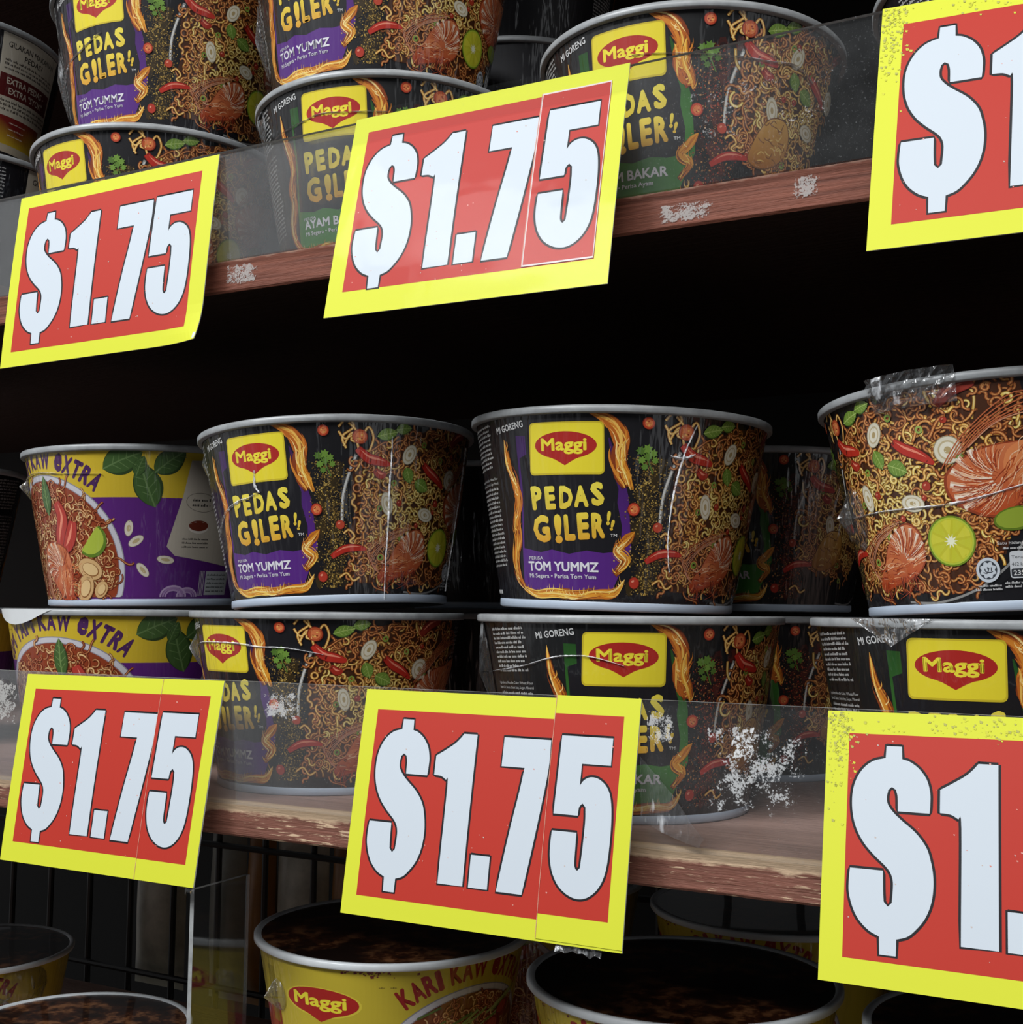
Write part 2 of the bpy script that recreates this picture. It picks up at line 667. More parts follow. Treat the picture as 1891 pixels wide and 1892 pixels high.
def glyphs(body, bold, shear):
    k = (body, bold, shear)
    if k not in _gl:
        c = bpy.data.curves.new('t', 'FONT')
        c.body = body
        c.offset = bold
        c.shear = shear
        c.resolution_u = 2
        o = bpy.data.objects.new('t', c)
        me = o.to_mesh()
        vs = [(v.co.x, v.co.y) for v in me.vertices]
        tr = []
        for p in me.polygons:
            q = list(p.vertices)
            for i in range(1, len(q) - 1):
                tr.append((vs[q[0]], vs[q[i]], vs[q[i + 1]]))
        xs = [v[0] for v in vs]
        _gl[k] = (tr, min(xs), max(xs))
        o.to_mesh_clear()
        bpy.data.objects.remove(o)
        bpy.data.curves.remove(c)
    return _gl[k]


def inside(p, poly):
    c = False
    j = len(poly) - 1
    for i in range(len(poly)):
        a, b = poly[i], poly[j]
        if (a[1] > p[1]) != (b[1] > p[1]) and p[0] < (b[0] - a[0]) * (p[1] - a[1]) / (b[1] - a[1]) + a[0]:
            c = not c
        j = i
    return c


K = 1.1  # mm of label per degree round the cup


def D(*pts):
    """(degree, mm) pairs to flat label mm"""
    return [(a * K, v) for a, v in pts]


def noodles(A, region, n, w0, rng, pal, dw=0.0016, size=1.0, centre=None):
    us = [p[0] for p in region]
    vs = [p[1] for p in region]
    got = 0
    pal = [tuple(lin(x) for x in q) for q in pal]
    while got < n:
        x, y = rng.uniform(min(us), max(us)), rng.uniform(min(vs), max(vs))
        if not inside((x, y), region):
            continue
        t = got / n
        if centre and rng.random() < 0.75:
            dd = math.hypot((x - centre[0]) / centre[2], (y - centre[1]) / centre[3])
            q = pal[min(len(pal) - 1, int(max(0, min(0.999, dd * 0.75 + rng.uniform(-0.3, 0.3))) * len(pal)))]
        else:
            q = rng.choice(pal)
        th = rng.uniform(0, 2 * PI)
        k = rng.choice((-1, 1)) * rng.uniform(0.15, 0.75) / size
        dk = rng.uniform(-0.05, 0.05)
        wave = rng.choice((0, 0, 0, 6, 7, 8))
        if wave:
            k, dk = rng.choice((-1, 1)) * rng.uniform(0.5, 0.9) / size, 0.0
        pts = []
        steps = rng.randint(10, 24)
        for i in range(steps):
            pts.append((x, y))
            x += 0.55 * size * math.cos(th)
            y += 0.55 * size * math.sin(th)
            th += k * 0.55 * size
            k += dk
            if wave and i % wave == wave - 1:
                k = -k
        wd_ = rng.uniform(0.66, 1.0) * size
        sh = 0.72 + 0.28 * t
        dk_, md, hi = (tuple(x_ * sh for x_ in z) for z in q)
        w = w0 + got * dw
        A.stroke(pts, wd_ + 0.42 * size, dk_, w)
        A.stroke(pts, wd_, md, w + dw * 0.3)
        A.stroke(pts[1:-1], wd_ * 0.36, hi, w + dw * 0.6)
        got += 1
    return w0 + n * dw


NPAL = [('#6e4414', '#e2bd58', '#fbedaa'), ('#683a10', '#dbac4c', '#f8e09a'), ('#5e300e', '#cf923c', '#f2cf86'),
        ('#54260c', '#bb7230', '#e8b872'), ('#4a1e0a', '#a65a26', '#d89c60')]


def flame(A, pts, wmax, w, rng, red=0.0, tongues=6):
    """many thin licks running along a path, dark red outside, yellow inside"""
    c = catmull([(a * K, v) for a, v in pts], 6)
    n = len(c)
    L = math.hypot(c[-1][0] - c[0][0], c[-1][1] - c[0][1])
    prof = lambda t: (0.35 + 0.65 * math.sin(PI * min(1, 0.1 + 0.85 * t)) ** 0.7) * (1 if t < 0.85 else max(0.05, (1 - t) / 0.15))
    base = [mixc(lin(a), lin(b), red) for a, b in (('#5c2a0e', '#541a0e'), ('#8a4214', '#7c2a12'), ('#c0701e', '#a84418'), ('#dc952e', '#c4652a'), ('#efc860', '#e0a04c'), ('#f7e29c', '#efc27c'))]
    A.stroke(c, lambda t: wmax * 0.9 * prof(t), base[0], w)
    tot = int(34 + 10 * tongues)
    for i in range(tot):
        k0 = rng.randrange(0, max(1, n - 6))
        k1 = min(n - 1, k0 + rng.randint(5, 16))
        lv = min(5, int(abs(rng.gauss(0, 1)) * 1.7) + (0 if i < tot * 0.45 else 1))
        o0 = rng.uniform(-0.5, 0.5)
        o1 = o0 + rng.uniform(-0.45, 0.45)
        ph = rng.uniform(0, 6.28)
        q = []
        for k in range(k0, k1 + 1):
            a, b = c[max(0, k - 1)], c[min(n - 1, k + 1)]
            dx, dy = b[0] - a[0], b[1] - a[1]
            l = math.hypot(dx, dy) or 1e-6
            f = (k - k0) / max(1, k1 - k0)
            off = wmax * prof(k / (n - 1)) * (o0 + (o1 - o0) * f + 0.12 * math.sin(ph + 5 * f))
            q.append((c[k][0] - dy / l * off, c[k][1] + dx / l * off))
        ww = wmax * rng.uniform(0.10, 0.30) * (1.15 - 0.12 * lv)
        A.stroke(q, lambda t, ww=ww: ww * math.sin(PI * min(1, 0.08 + 0.92 * t)) + 0.04, base[lv], w + 0.001 + lv * 0.004 + i * 0.00004)
    for i in range(tongues):
        k = rng.randrange(1, n - 2)
        x, yy = c[k]
        sd = rng.choice((-1, 1))
        ln = rng.uniform(1.8, 4.5)
        q = catmull([(x, yy), (x + sd * wmax * 0.35, yy + ln * 0.4), (x + sd * wmax * rng.uniform(0.1, 0.6), yy + ln)], 4)
        cc = rng.choice((2, 3, 4))
        A.stroke(q, lambda t: wmax * 0.26 * (1 - t) + 0.05, base[cc - 1], w + 0.003)
        A.stroke(q, lambda t: wmax * 0.12 * (1 - t) + 0.03, base[cc + 1], w + 0.024)


def leaf(A, x, y, ln, wd_, rot, w, col='#6f8f36', vein='#a9bf6a', dark='#3f5a1e'):
    c, sn = math.cos(rad(rot)), math.sin(rad(rot))

    def P(a, b):
        return (x + a * c - b * sn, y + a * sn + b * c)
    o = [P(-ln / 2 + ln * t, wd_ / 2 * math.sin(PI * t) ** 0.75 * (1.15 - 0.3 * t)) for t in [i / 12 for i in range(13)]]
    u = [P(-ln / 2 + ln * t, -wd_ / 2 * math.sin(PI * t) ** 0.75 * (1.15 - 0.3 * t)) for t in [i / 12 for i in range(11, 0, -1)]]
    A.poly(o + u, dark, w)
    i2 = [P(-ln / 2 + ln * t, wd_ * 0.46 * math.sin(PI * t) ** 0.75 * (1.15 - 0.3 * t)) for t in [i / 12 for i in range(13)]]
    i3 = [P(-ln / 2 + ln * t, -wd_ * 0.40 * math.sin(PI * t) ** 0.75 * (1.15 - 0.3 * t)) for t in [i / 12 for i in range(11, 0, -1)]]
    A.poly(i2 + i3, col, w + 0.003)
    A.stroke([P(-ln / 2, 0), P(0, ln * 0.02), P(ln / 2, 0)], ln * 0.035, vein, w + 0.006)
    for t in (0.25, 0.42, 0.6, 0.76):
        for sg in (-1, 1):
            A.stroke([P(-ln / 2 + ln * t, 0), P(-ln / 2 + ln * (t + 0.13), sg * wd_ * 0.36 * math.sin(PI * t))], ln * 0.016, vein, w + 0.006)


def chili_slice(A, x, y, r, w, rng, seed=True, col='#b8401f'):
    A.ell(x, y, r, r * 1.08, rng.uniform(0, 90), '#7c2010', w)
    A.ell(x, y, r * 0.9, r * 0.96, 0, col, w + 0.003)
    if seed:
        A.ell(x + r * 0.05, y, r * 0.62, r * 0.66, 0, '#d77a48', w + 0.006)
        for i in range(5):
            t = rng.uniform(0, 6.3)
            A.ell(x + r * 0.33 * math.cos(t), y + r * 0.33 * math.sin(t), r * 0.15, r * 0.12, 0, rng.choice(('#e8b05c', '#8f2a14')), w + 0.009, 8)
    else:
        A.ell(x - r * 0.25, y + r * 0.3, r * 0.3, r * 0.2, 30, '#e09076', w + 0.006, 10)


def chili_long(A, pts, wd_, w, col='#b52a1c'):
    c = catmull(pts, 6)
    A.stroke(c, lambda t: wd_ * (1.1 if t < .08 else 1) * math.sin(PI * (0.12 + 0.85 * t)) ** 0.6, '#6e140c', w)
    A.stroke(c, lambda t: wd_ * 0.84 * math.sin(PI * (0.12 + 0.85 * t)) ** 0.6, col, w + 0.003)
    A.stroke([(p[0], p[1] + wd_ * 0.16) for p in c[2:-3]], lambda t: wd_ * 0.2 * math.sin(PI * t), '#e88a70', w + 0.006)


def leek(A, x, y, rx, ry, rot, w):
    A.ell(x, y, rx, ry, rot, '#9a8f72', w)
    A.ell(x, y, rx * 0.93, ry * 0.93, rot, '#d9d2bd', w + 0.003)
    A.ell(x, y, rx * 0.68, ry * 0.68, rot, '#bfae88', w + 0.006)
    A.ell(x, y, rx * 0.56, ry * 0.56, rot, '#e2dcc8', w + 0.009)
    A.ell(x, y, rx * 0.25, ry * 0.25, rot, '#b49f70', w + 0.012)


def prawn(A, x, y, sc, rot, w, rng, mirror=1):
    """banded shell curling over the head, legs and feelers sweeping down"""
    c, sn = math.cos(rad(rot)), math.sin(rad(rot))

    def P(a, b):
        a *= mirror
        return (x + sc * (a * c - b * sn), y + sc * (a * sn + b * c))
    body = [(-13, -6), (-9, 0), (-4, 6), (2, 10), (8, 11.5), (12.5, 8), (13.5, 2), (12, -5), (7, -9), (0, -10.5), (-7, -11), (-14, -12), (-17, -9.5)]
    A.poly([P(*p) for p in catmull(body, 4, True)], '#8f3a1c', w)
    A.poly([P(p[0] * 0.95, p[1] * 0.94) for p in catmull(body, 4, True)],
           lambda u, v: mixc(lin('#b44a22'), lin('#cf7a4c'), max(0, min(1, 0.5 + (v - y) / (22 * sc)))), w + 0.003)
    # tail bands
    for i, t in enumerate((0.0, 0.16, 0.32, 0.48, 0.64, 0.80)):
        th = rad(128 - 150 * t)
        o = (4 + 9.3 * math.cos(th), 1.5 + 9.2 * math.sin(th))
        m = (3 + 5.5 * math.cos(th - 0.25), 0.5 + 5.5 * math.sin(th - 0.25))
        e = (1 + 2.4 * math.cos(th - 0.5), -1.5 + 2.2 * math.sin(th - 0.5))
        q = catmull([P(*o), P(*m), P(*e)], 5)
        A.stroke(q, lambda t_: sc * (2.0 - 1.5 * t_), '#dcb596', w + 0.006 + i * 0.0012)
        A.stroke(q, lambda t_: sc * (0.8 - 0.6 * t_), '#efe0cf', w + 0.014 + i * 0.0012)
        q2 = [(p[0] + sc * 0.9, p[1] - sc * 0.5) for p in q]
        A.stroke(q2, lambda t_: sc * (0.55 - 0.4 * t_), '#9c3c1a', w + 0.022)
    # head shell
    head = [(-17, -9), (-12, -3), (-6, 0.5), (0, -2), (2, -7), (-4, -9.5), (-11, -10.5)]
    A.poly([P(*p) for p in catmull(head, 4, True)],
           lambda u, v: mixc(lin('#a83c18'), lin('#d8824e'), max(0, min(1, 0.5 + (v - y + 5 * sc) / (12 * sc)))), w + 0.026)
    for i in range(int(44 * sc)):
        a = rng.uniform(-15, 3)
        b = rng.uniform(-9, -1.5)
        A.stroke(catmull([P(a, b), P(a + 2.5, b + rng.uniform(-1, 1.2)), P(a + 5, b + rng.uniform(-1.6, 1.2))], 4),
                 lambda t: 0.40 * (1 - t) + 0.05, rng.choice(('#e2a272', '#a8441c', '#8c2f12', '#c4602e', '#edc09a')), w + 0.03 + i * 0.0008)
    for i in range(int(110 * sc)):
        th = rad(rng.uniform(-40, 175))
        r0, r1 = rng.uniform(2, 6), rng.uniform(7, 11.5)
        q = [P(2 + r0 * math.cos(th - .3), -1 + r0 * math.sin(th - .3)), P(3 + (r0 + r1) / 2 * math.cos(th - .12), (r0 + r1) / 2 * math.sin(th - .12)), P(3.6 + r1 * .93 * math.cos(th), 0.6 + r1 * .9 * math.sin(th))]
        A.stroke(catmull(q, 4), lambda t: 0.36 * (1 - .7 * t), rng.choice(('#e8b48c', '#b4481e', '#7c2a12', '#a03c18', '#f2d4b8', '#933416', '#dc8a58', '#c86838')), w + 0.0245 + i * 0.00002)
    A.ell(*P(-10.5, -4.2), 0.85 * sc, 0.75 * sc, 0, '#2a1713', w + 0.046, 12)
    # feelers and legs
    for i in range(22):
        a = rng.uniform(-15, 6)
        q = [P(a, -9 + rng.uniform(-1, 1)), P(a + rng.uniform(-4, 3), -12 - rng.uniform(0, 2)), P(a + rng.uniform(-7, 5), -14.5 - rng.uniform(0, 3))]
        A.stroke(catmull(q, 5), lambda t: sc * 0.5 * (1 - 0.8 * t), rng.choice(('#b5481f', '#8f3216', '#d07a48', '#6f2410')), w + 0.034 + i * 0.0008)
    for i in range(7):
        q = [P(-15, -8), P(-19 - i * 0.4, -2 + i * 1.2), P(-12 + i, 6 + i), P(-2 + i * 1.4, 9.5 + i * 0.6)]
        A.stroke(catmull(q, 6), sc * 0.32, rng.choice(('#c98a6a', '#b5603a')), w + 0.05 + i * 0.0006)


def lime_round(A, x, y, r, w, rx=1.0):
    A.ell(x, y, r * rx, r, 0, '#6f8a1e', w, 36)
    A.ell(x, y, r * rx * 0.93, r * 0.93, 0, '#b5c43c', w + 0.003, 36)
    A.ell(x, y, r * rx * 0.86, r * 0.86, 0, '#c3bf2e', w + 0.006, 36)
    for i in range(10):
        t = 2 * PI * i / 10 + 0.2
        t2 = t + 2 * PI / 10 * 0.84
        q = [(x + rx * r * 0.2 * math.cos((t + t2) / 2), y + r * 0.2 * math.sin((t + t2) / 2)),
             (x + rx * r * 0.82 * math.cos(t), y + r * 0.82 * math.sin(t)),
             (x + rx * r * 0.85 * math.cos((t + t2) / 2), y + r * 0.85 * math.sin((t + t2) / 2)),
             (x + rx * r * 0.82 * math.cos(t2), y + r * 0.82 * math.sin(t2))]
        A.poly(q, ('#d0cc3c', '#c6c634')[i % 2], w + 0.009)
    st = []
    for i in range(20):
        rr = r * (0.30 if i % 2 == 0 else 0.13)
        st.append((x + rx * rr * math.cos(2 * PI * i / 20), y + rr * math.sin(2 * PI * i / 20)))
    A.poly(st, '#eef0d2', w + 0.013)


def badge(A, a0, a1, v0, v1, w):
    """yellow tile with the red pointed oval and its word"""
    A.rrect(D((a0, v0 - 0.2), (a1, v0), (a1 - 0.4, v1), (a0 + 1.4, v1)), 2.4, '#c9b32a', w)
    A.rrect(D((a0 + 0.6, v0 + 0.6), (a1 - 0.6, v0 + 0.8), (a1 - 1.0, v1 - 0.7), (a0 + 2.0, v1 - 0.7)), 2.0, '#e6d431', w + 0.012)
    oval(A, (a0 + a1) / 2 + 0.2, (v0 + v1) / 2 + 1.2, 12.6 * K, 6.0, w + 0.024)


def oval(A, ac, vc, rx, ry, w, word=True):
    x = ac * K
    pts = []
    for i in range(40):
        t = 2 * PI * i / 40
        px, py = rx * math.cos(t), ry * math.sin(t)
        if py < 0 and abs(px) < rx * 0.42:
            py -= (1 - abs(px) / (rx * 0.42)) ** 1.3 * ry * 0.45
        pts.append((x + px, vc + py))
    A.poly([(p[0], p[1]) for p in pts], '#a9241f', w)
    if word:
        A.text('Maggi', x - rx * 0.76, vc - ry * 0.34, ry * 0.86, '#f0df3c', w + 0.014, width=rx * 1.44, bold=0.03)


def dust(A, n, cols, w, rng, box):
    cols = [lin(c) for c in cols]
    for i in range(n):
        t = rng.random()
        y = box[2] + (box[3] - box[2]) * t
        mid = (box[0] + box[1]) / 2 + 1.5 * math.sin(t * 5)
        x = rng.gauss(mid, (box[1] - box[0]) * 0.24)
        s = rng.choice((0.12, 0.16, 0.2, 0.28, 0.36))
        A.face([(x - s, y - s * .7), (x + s, y - s), (x + s * .8, y + s), (x - s * .7, y + s * .8)], [rng.choice(cols)] * 4, w + i * 0.00002)


def cloud(A, cols, w, rng, box, n=70, r=(1.5, 4.0)):
    for i in range(n):
        x, y = rng.gauss((box[0] + box[1]) / 2, (box[1] - box[0]) * .22), rng.uniform(box[2], box[3])
        q = rng.uniform(*r)
        o = []
        for k in range(11):
            t = 2 * PI * k / 11
            o.append((x + q * rng.uniform(0.6, 1.1) * math.cos(t) * .7, y + q * rng.uniform(0.6, 1.1) * math.sin(t)))
        A.poly(o, rng.choice(cols), w + i * 0.0004)


def design_black(flavour):
    """black wrap: ingredients, tile, title panel with flames, a plate of noodles, facts, back panel"""
    A = Art()
    rng = random.Random(11 if flavour == 'tom' else 12)
    tom = flavour == 'tom'
    panel = '#53237c' if tom else '#3c7a2c'
    panel_d = '#35184f' if tom else '#1f4a1a'
    # colour panel behind the title
    A.poly(D((-22.5, 76), (-22.5, 62), (-22.5, 45), (-24.6, 27), (-26.2, 7.5), (19, 7.5), (26.8, 26), (24.9, 48.5), (22, 60), (17, 74)),
           lambda u, v: mixc(lin(panel), lin(panel_d), max(0, min(1, (v - 30) / 42.0))), 0.04)
    A.poly(D((-17.5, 78), (-17.5, 67.5), (-21.4, 66), (-21.2, 52), (-22.2, 40), (-23.6, 26), (-14, 24.2), (-8, 25.4), (0, 23.6), (8, 25.2), (15, 24.2), (22.2, 25.2), (22.6, 36), (20.5, 46),
             (20.8, 52), (18.5, 60), (16, 78)), '#15141a', 0.06)
    # flames round it
    flame(A, [(-25, 7.5), (-29.5, 13), (-30.5, 20), (-27.2, 30), (-27.4, 38), (-24.5, 47), (-25.5, 55), (-28.5, 64), (-29.6, 75)], 4.2, 0.09, rng, 0.25, 12)
    flame(A, [(-26, 8), (-18, 5.6), (-8, 6.3), (2, 5.4), (12, 6.4), (20, 7), (24.5, 13)], 3.0, 0.10, rng, 0.0, 30)
    flame(A, [(24, 53), (22, 58), (20.6, 66), (21.4, 72), (17.5, 80), (9, 85)], 5.0, 0.11, rng, 0.45, 9)
    flame(A, [(26, 51.8), (24.4, 58), (22.2, 64), (22.8, 73)], 2.4, 0.13, rng, 0.0, 5)
    flame(A, [(20, 15), (24.6, 21), (21, 25), (24, 29), (28, 34)], 3.4, 0.11, rng, 0.0, 6)
    # glow of spice behind the flakes
    if tom:
        cloud(A, ['#2b2113', '#33270f', '#241c12', '#3a2c12'], 0.045, rng, (26 * K, 42 * K, 8, 66), 90)
        dust(A, 1500, ['#a5843c', '#7d6128', '#c2a354', '#5c4620', '#4c3a1a', '#8d7440'], 0.09, rng, (25 * K, 42 * K, 6, 66))
    else:
        cloud(A, ['#2f1410', '#3a1510', '#4a1a12', '#241010'], 0.045, rng, (27 * K, 46 * K, 6, 74), 90)
        dust(A, 1100, ['#7d2a1c', '#a5452a', '#5c1d14', '#8d5a34', '#c08a50'], 0.09, rng, (25 * K, 44 * K, 6, 70))
    # plate rim
    A.ell(82 * K, 44, 46 * K, 42, 0, '#101014', 0.085, 60)
    A.stroke(catmull(D((44, 69), (40.5, 58), (38.4, 48), (38.0, 36)), 8), 1.5, '#8a8a88', 0.095)
    A.stroke(catmull(D((43.8, 68), (40.3, 57.5), (38.3, 48), (37.9, 37)), 8), 0.8, '#d0d0cc', 0.10)
    A.stroke(catmull(D((70, 3.8), (84, 3.2), (99, 7.5), (111, 16.5), (118, 28)), 8), 0.9, '#8c8c8a', 0.10)
    # noodles
    reg = D((46, 70), (42.5, 60), (42.2, 48), (43.5, 40), (41.5, 33), (44, 25), (40, 13), (46, 8), (58, 8), (69, 8), (82, 8.5), (93, 7), (99, 14),
            (104, 19), (110, 20), (113, 30), (118, 45), (119, 70), (117, 83), (100, 85), (74, 82), (60, 77), (52, 74))
    if not tom:
        reg = D((46, 70), (44, 58), (43, 46), (45, 40), (42, 33), (48, 24), (56, 17), (66, 20), (80, 22), (88, 40), (92, 60), (92, 80), (74, 83), (60, 77), (52, 74))
    A.poly(reg, '#43220e', 0.11)
    top = noodles(A, reg, 780 if tom else 530, 0.12, rng, NPAL, 0.0004, 1.08, (76 * K, 46, 34, 26))
    # stray loops at the top left of the plate
    for q in (((37, 82), (40.5, 86), (43, 82), (38.5, 77.5), (40, 72)), ((39, 73), (42, 79), (46, 78), (49, 82), (51, 77), (49.5, 71)), ((37, 80), (39.5, 76.5), (43, 78), (45, 72)), ((41, 84), (44, 80), (42, 76), (45, 75)),
              ((38.6, 31.8), (41, 33.5), (43.5, 30.5), (41.5, 28), (45, 26)), ((36.5, 11), (40, 13), (43, 9.5), (46, 11))):
        c = catmull(D(*q), 7)
        A.stroke(c, 1.45, '#4a240c', top + 0.004)
        A.stroke(c, 1.0, '#c98d3a', top + 0.008)
        A.stroke(c, 0.35, '#f0d48a', top + 0.012)
    w = top + 0.02
    chili_slice(A, 45.5 * K, 77.5, 3.4, w, rng, True, '#b5502a')
    for q in (((33, 62), (35, 70)), ((31, 66), (28, 70)), ((31, 65), (35, 61))):
        pass
    # cilantro
    cx, cy = 31 * K, 65.5
    A.stroke(catmull([(cx + 3, cy - 6.5), (cx + 0.5, cy - 1), (cx - 2.2, cy + 3)], 5), 0.6, '#54702a', w)
    for dx, dy, r in ((-2.6, 3.2, 2.2), (0.2, 4.0, 2.3), (2.6, 2.2, 2.0), (3.6, -0.8, 1.7), (-2.0, -0.8, 1.9), (-0.6, -3.6, 1.7), (0.6, 0.8, 2.0)):
        o = []
        for k in range(14):
            t = 2 * PI * k / 14
            o.append((cx + dx + r * (1.0 if k % 2 else 0.62) * math.cos(t), cy + dy + r * (1.0 if k % 2 else 0.62) * math.sin(t)))
        A.poly(o, rng.choice(('#5c7f30', '#6c9038', '#4d6e28')), w + 0.004 + 0.001 * dx)
    # chili pieces left of the plate
    chili_slice(A, 31 * K, 80.5, 2.5, w, rng)
    chili_slice(A, 27 * K, 43.5, 2.7, w, rng, True, '#c2462a')
    chili_slice(A, 37.2 * K, 36, 2.2, w, rng, False, '#b8452e')
    chili_slice(A, 28.6 * K, 11.6, 2.5, w, rng, False, '#b03524')
    chili_long(A, D((33, 20.8), (38.5, 24.3), (44, 25), (49, 24.2)), 4.0, w)
    # toppings
    leaf(A, 57 * K, 79, 10, 6, 15, w)
    leaf(A, 64 * K, 82, 8, 5.5, 10, w + 0.01)
    chili_long(A, D((44.5, 72), (49, 67.5), (54, 66), (58.5, 64.5)), 5.2, w)
    leek(A, 67.5 * K, 70, 3.4, 5.2, -25, w)
    leek(A, 94 * K, 60, 5.2, 5.4, 0, w)
    leek(A, 58 * K, 46, 3.0, 5.8, 12, w)
    leek(A, 79 * K, 41.5, 5.2, 3.4, -12, w)
    leaf(A, 67.5 * K, 60, 8.2, 6.2, -70, w)
    leaf(A, 75 * K, 55.5, 9.4, 7, -25, w + 0.008)
    chili_long(A, D((75, 66), (79, 62.5), (84, 59.5), (89, 55.5)), 4.8, w)
    chili_long(A, D((92, 77), (97, 82), (104, 83.5)), 5.0, w, '#8f3022')
    chili_long(A, D((52, 62), (54.5, 59.5), (57, 60)), 4.0, w, '#a32a1a')
    for q in range(8):
        x, y = rng.uniform(50, 108) * K, rng.uniform(16, 78)
        if tom or x < 85 * K:
            A.ring(x, y, 0.7, 1.5, rng.choice(('#7e9a3c', '#98ad52', '#6c8430')), w, 12)
    for q in range(5):
        chili_slice(A, rng.uniform(48, 100 if tom else 84) * K, rng.uniform(24, 76), rng.uniform(1.1, 1.9), w, rng, False, '#a5321c')
    if tom:
        prawn(A, 69 * K, 22, 1.0, 8, w + 0.02, rng)
        prawn(A, 109 * K, 51, 1.35, 58, w + 0.02, rng, -1)
        lime_round(A, 91.5 * K, 26, 9.6, w + 0.10)
        A.ell(114 * K, 33, 8.2, 4.4, 8, '#5d741c', w + 0.10)
        A.ell(114 * K, 33.2, 7.4, 3.7, 8, '#8ea032', w + 0.11)
    else:
        o = [(55, 40), (60, 43.5), (66, 42.5), (68.5, 36), (67, 28), (61, 22.5), (54, 21), (49, 24), (50.5, 31)]
        A.poly(catmull(D(*o), 4, True), '#7a4a16', w + 0.02)
        A.poly([(p[0] * 0.97 + 60 * K * 0.03, p[1] * 0.95 + 32 * 0.05) for p in catmull(D(*o), 4, True)],
               lambda u, v: mixc(lin('#a86a22'), lin('#d3a049'), max(0, min(1, (v - 22) / 20))), w + 0.026)
        for i in range(40):
            a, v = rng.uniform(51, 67), rng.uniform(23, 41)
            A.stroke(catmull(D((a, v), (a + 1.5, v + rng.uniform(-2, 2)), (a + 3, v + rng.uniform(-3, 3))), 3), 0.5, rng.choice(('#8a5418', '#e0bc6c', '#c08a38')), w + 0.03 + i * 0.0004)
    # certification mark
    x, y = 103.4 * K, 14.4
    A.ell(x, y, 4.6, 4.6, 0, '#c9d0d8', w + 0.12, 36)
    A.ring(x, y, 3.2, 3.5, '#3b4048', w + 0.13)
    for i in range(8):
        t = 2 * PI * i / 8
        A.poly([(x + 3.2 * math.cos(t - .3), y + 3.2 * math.sin(t - .3)), (x + 3.4 * math.cos(t), y + 3.4 * math.sin(t)), (x + 3.2 * math.cos(t + .3), y + 3.2 * math.sin(t + .3)), (x + 2.5 * math.cos(t), y + 2.5 * math.sin(t))], '#3b4048', w + 0.135)
    for q in (((-1.8, -0.8), (-0.4, -1.2), (0.4, 0.9)), ((-1.2, 0.6), (-0.9, -0.6), (0.8, -0.9), (1.8, -0.6)), ((1.3, 1.0), (1.2, -0.4)), ((-0.2, 1.1), (0.1, -0.2))):
        A.stroke(catmull([(x + a, y + b) for a, b in q], 4), 0.35, '#3b4048', w + 0.14)
    sq = lin('#c9c9c9')
    A.squiggle(99.5 * K, 107.5 * K, 8.2, 0.9, sq, w + 0.12, rng)
    A.squiggle(98.5 * K, 108 * K, 6.8, 0.9, sq, w + 0.12, rng)
    # facts column
    A.rrect(D((111, 11), (117.5, 11), (117.5, 21), (111, 21)), 1.4, '#c9ccd0', w + 0.12)
    A.text('Tenaga', 111.6 * K, 18.3, 1.1, '#3a3c40', w + 0.14, width=6.2)
    A.text('462 kkal', 111.6 * K, 15.6, 1.2, '#3a3c40', w + 0.14, width=6.2)
    A.rrect(D((111.4, 11.5), (117.1, 11.5), (117.1, 14.6), (111.4, 14.6)), 0.8, '#2c2e33', w + 0.14)
    A.text('23%', 112.1 * K, 12.1, 1.8, '#e6e6e6', w + 0.15, width=5.0, bold=0.02)
    A.text('Satu hidangan', 107.2 * K, 23.6, 1.1, '#d6d6d6', w + 0.12, width=11.5)
    A.squiggle(109 * K, 117.5 * K, 21.8, 0.9, sq, w + 0.12, rng)
    A.squiggle(109 * K, 118 * K, 9.0, 0.9, sq, w + 0.12, rng)
    A.squiggle(109 * K, 118 * K, 7.6, 0.9, sq, w + 0.12, rng)
    for i in range(9):
        A.squiggle(122 * K, 145 * K, 80 - i * 2.2, 1.0, sq, 0.06, rng)
    # tile and title
    badge(A, -16.2, 15.4, 58.2, 81, 0.20)
    grad = lambda u, v: mixc(lin('#d99a2c'), lin('#ecd94a'), max(0, min(1, (v - 28) / 16.0)))
    grad1 = lambda u, v: mixc(lin('#e0c23c'), lin('#ead84c'), max(0, min(1, (v - 43) / 9.0)))
    for ch, a0, v0, a1, v1, r in (('P', -16.6, 42.8, -11.2, 53.4, 3), ('E', -9.8, 42.9, -5.0, 53.2, 2), ('D', -3.2, 43.2, 2.6, 53.2, -1), ('A', 3.0, 44.0, 9.0, 53.4, 2), ('S', 10.0, 44.6, 15.2, 55.0, 6)):
        A.letter(ch, a0 * K, v0, a1 * K, v1, r, grad1, 0.21, 0.06)
    for ch, a0, v0, a1, v1, r, fl in (('G', -17.0, 28.4, -8.4, 40.6, 4, 0), ('!', -6.2, 28.0, -2.6, 41.0, 2, 0), ('L', -1.6, 29.4, 3.2, 40.9, 2, 0), ('E', 4.2, 29.9, 9.2, 41.7, 3, 0), ('R', 10.2, 30.6, 15.6, 41.8, 3, 0),
                                      ('!', 16.4, 36.3, 17.9, 42.6, -6, 0), ('!', 18.0, 34.0, 19.4, 38.8, -14, 0)):
        A.letter(ch, a0 * K, v0, a1 * K, v1, r, grad, 0.215, 0.055)
    A.text('TM', 18.0 * K, 31.4, 1.3, '#dcdcdc', 0.2, width=2.9, bold=0.02)
    wh = '#e4e2ea'
    A.text('PERISA', -20.9 * K, 20.9, 1.35, wh, 0.2, width=8.8, bold=0.01)
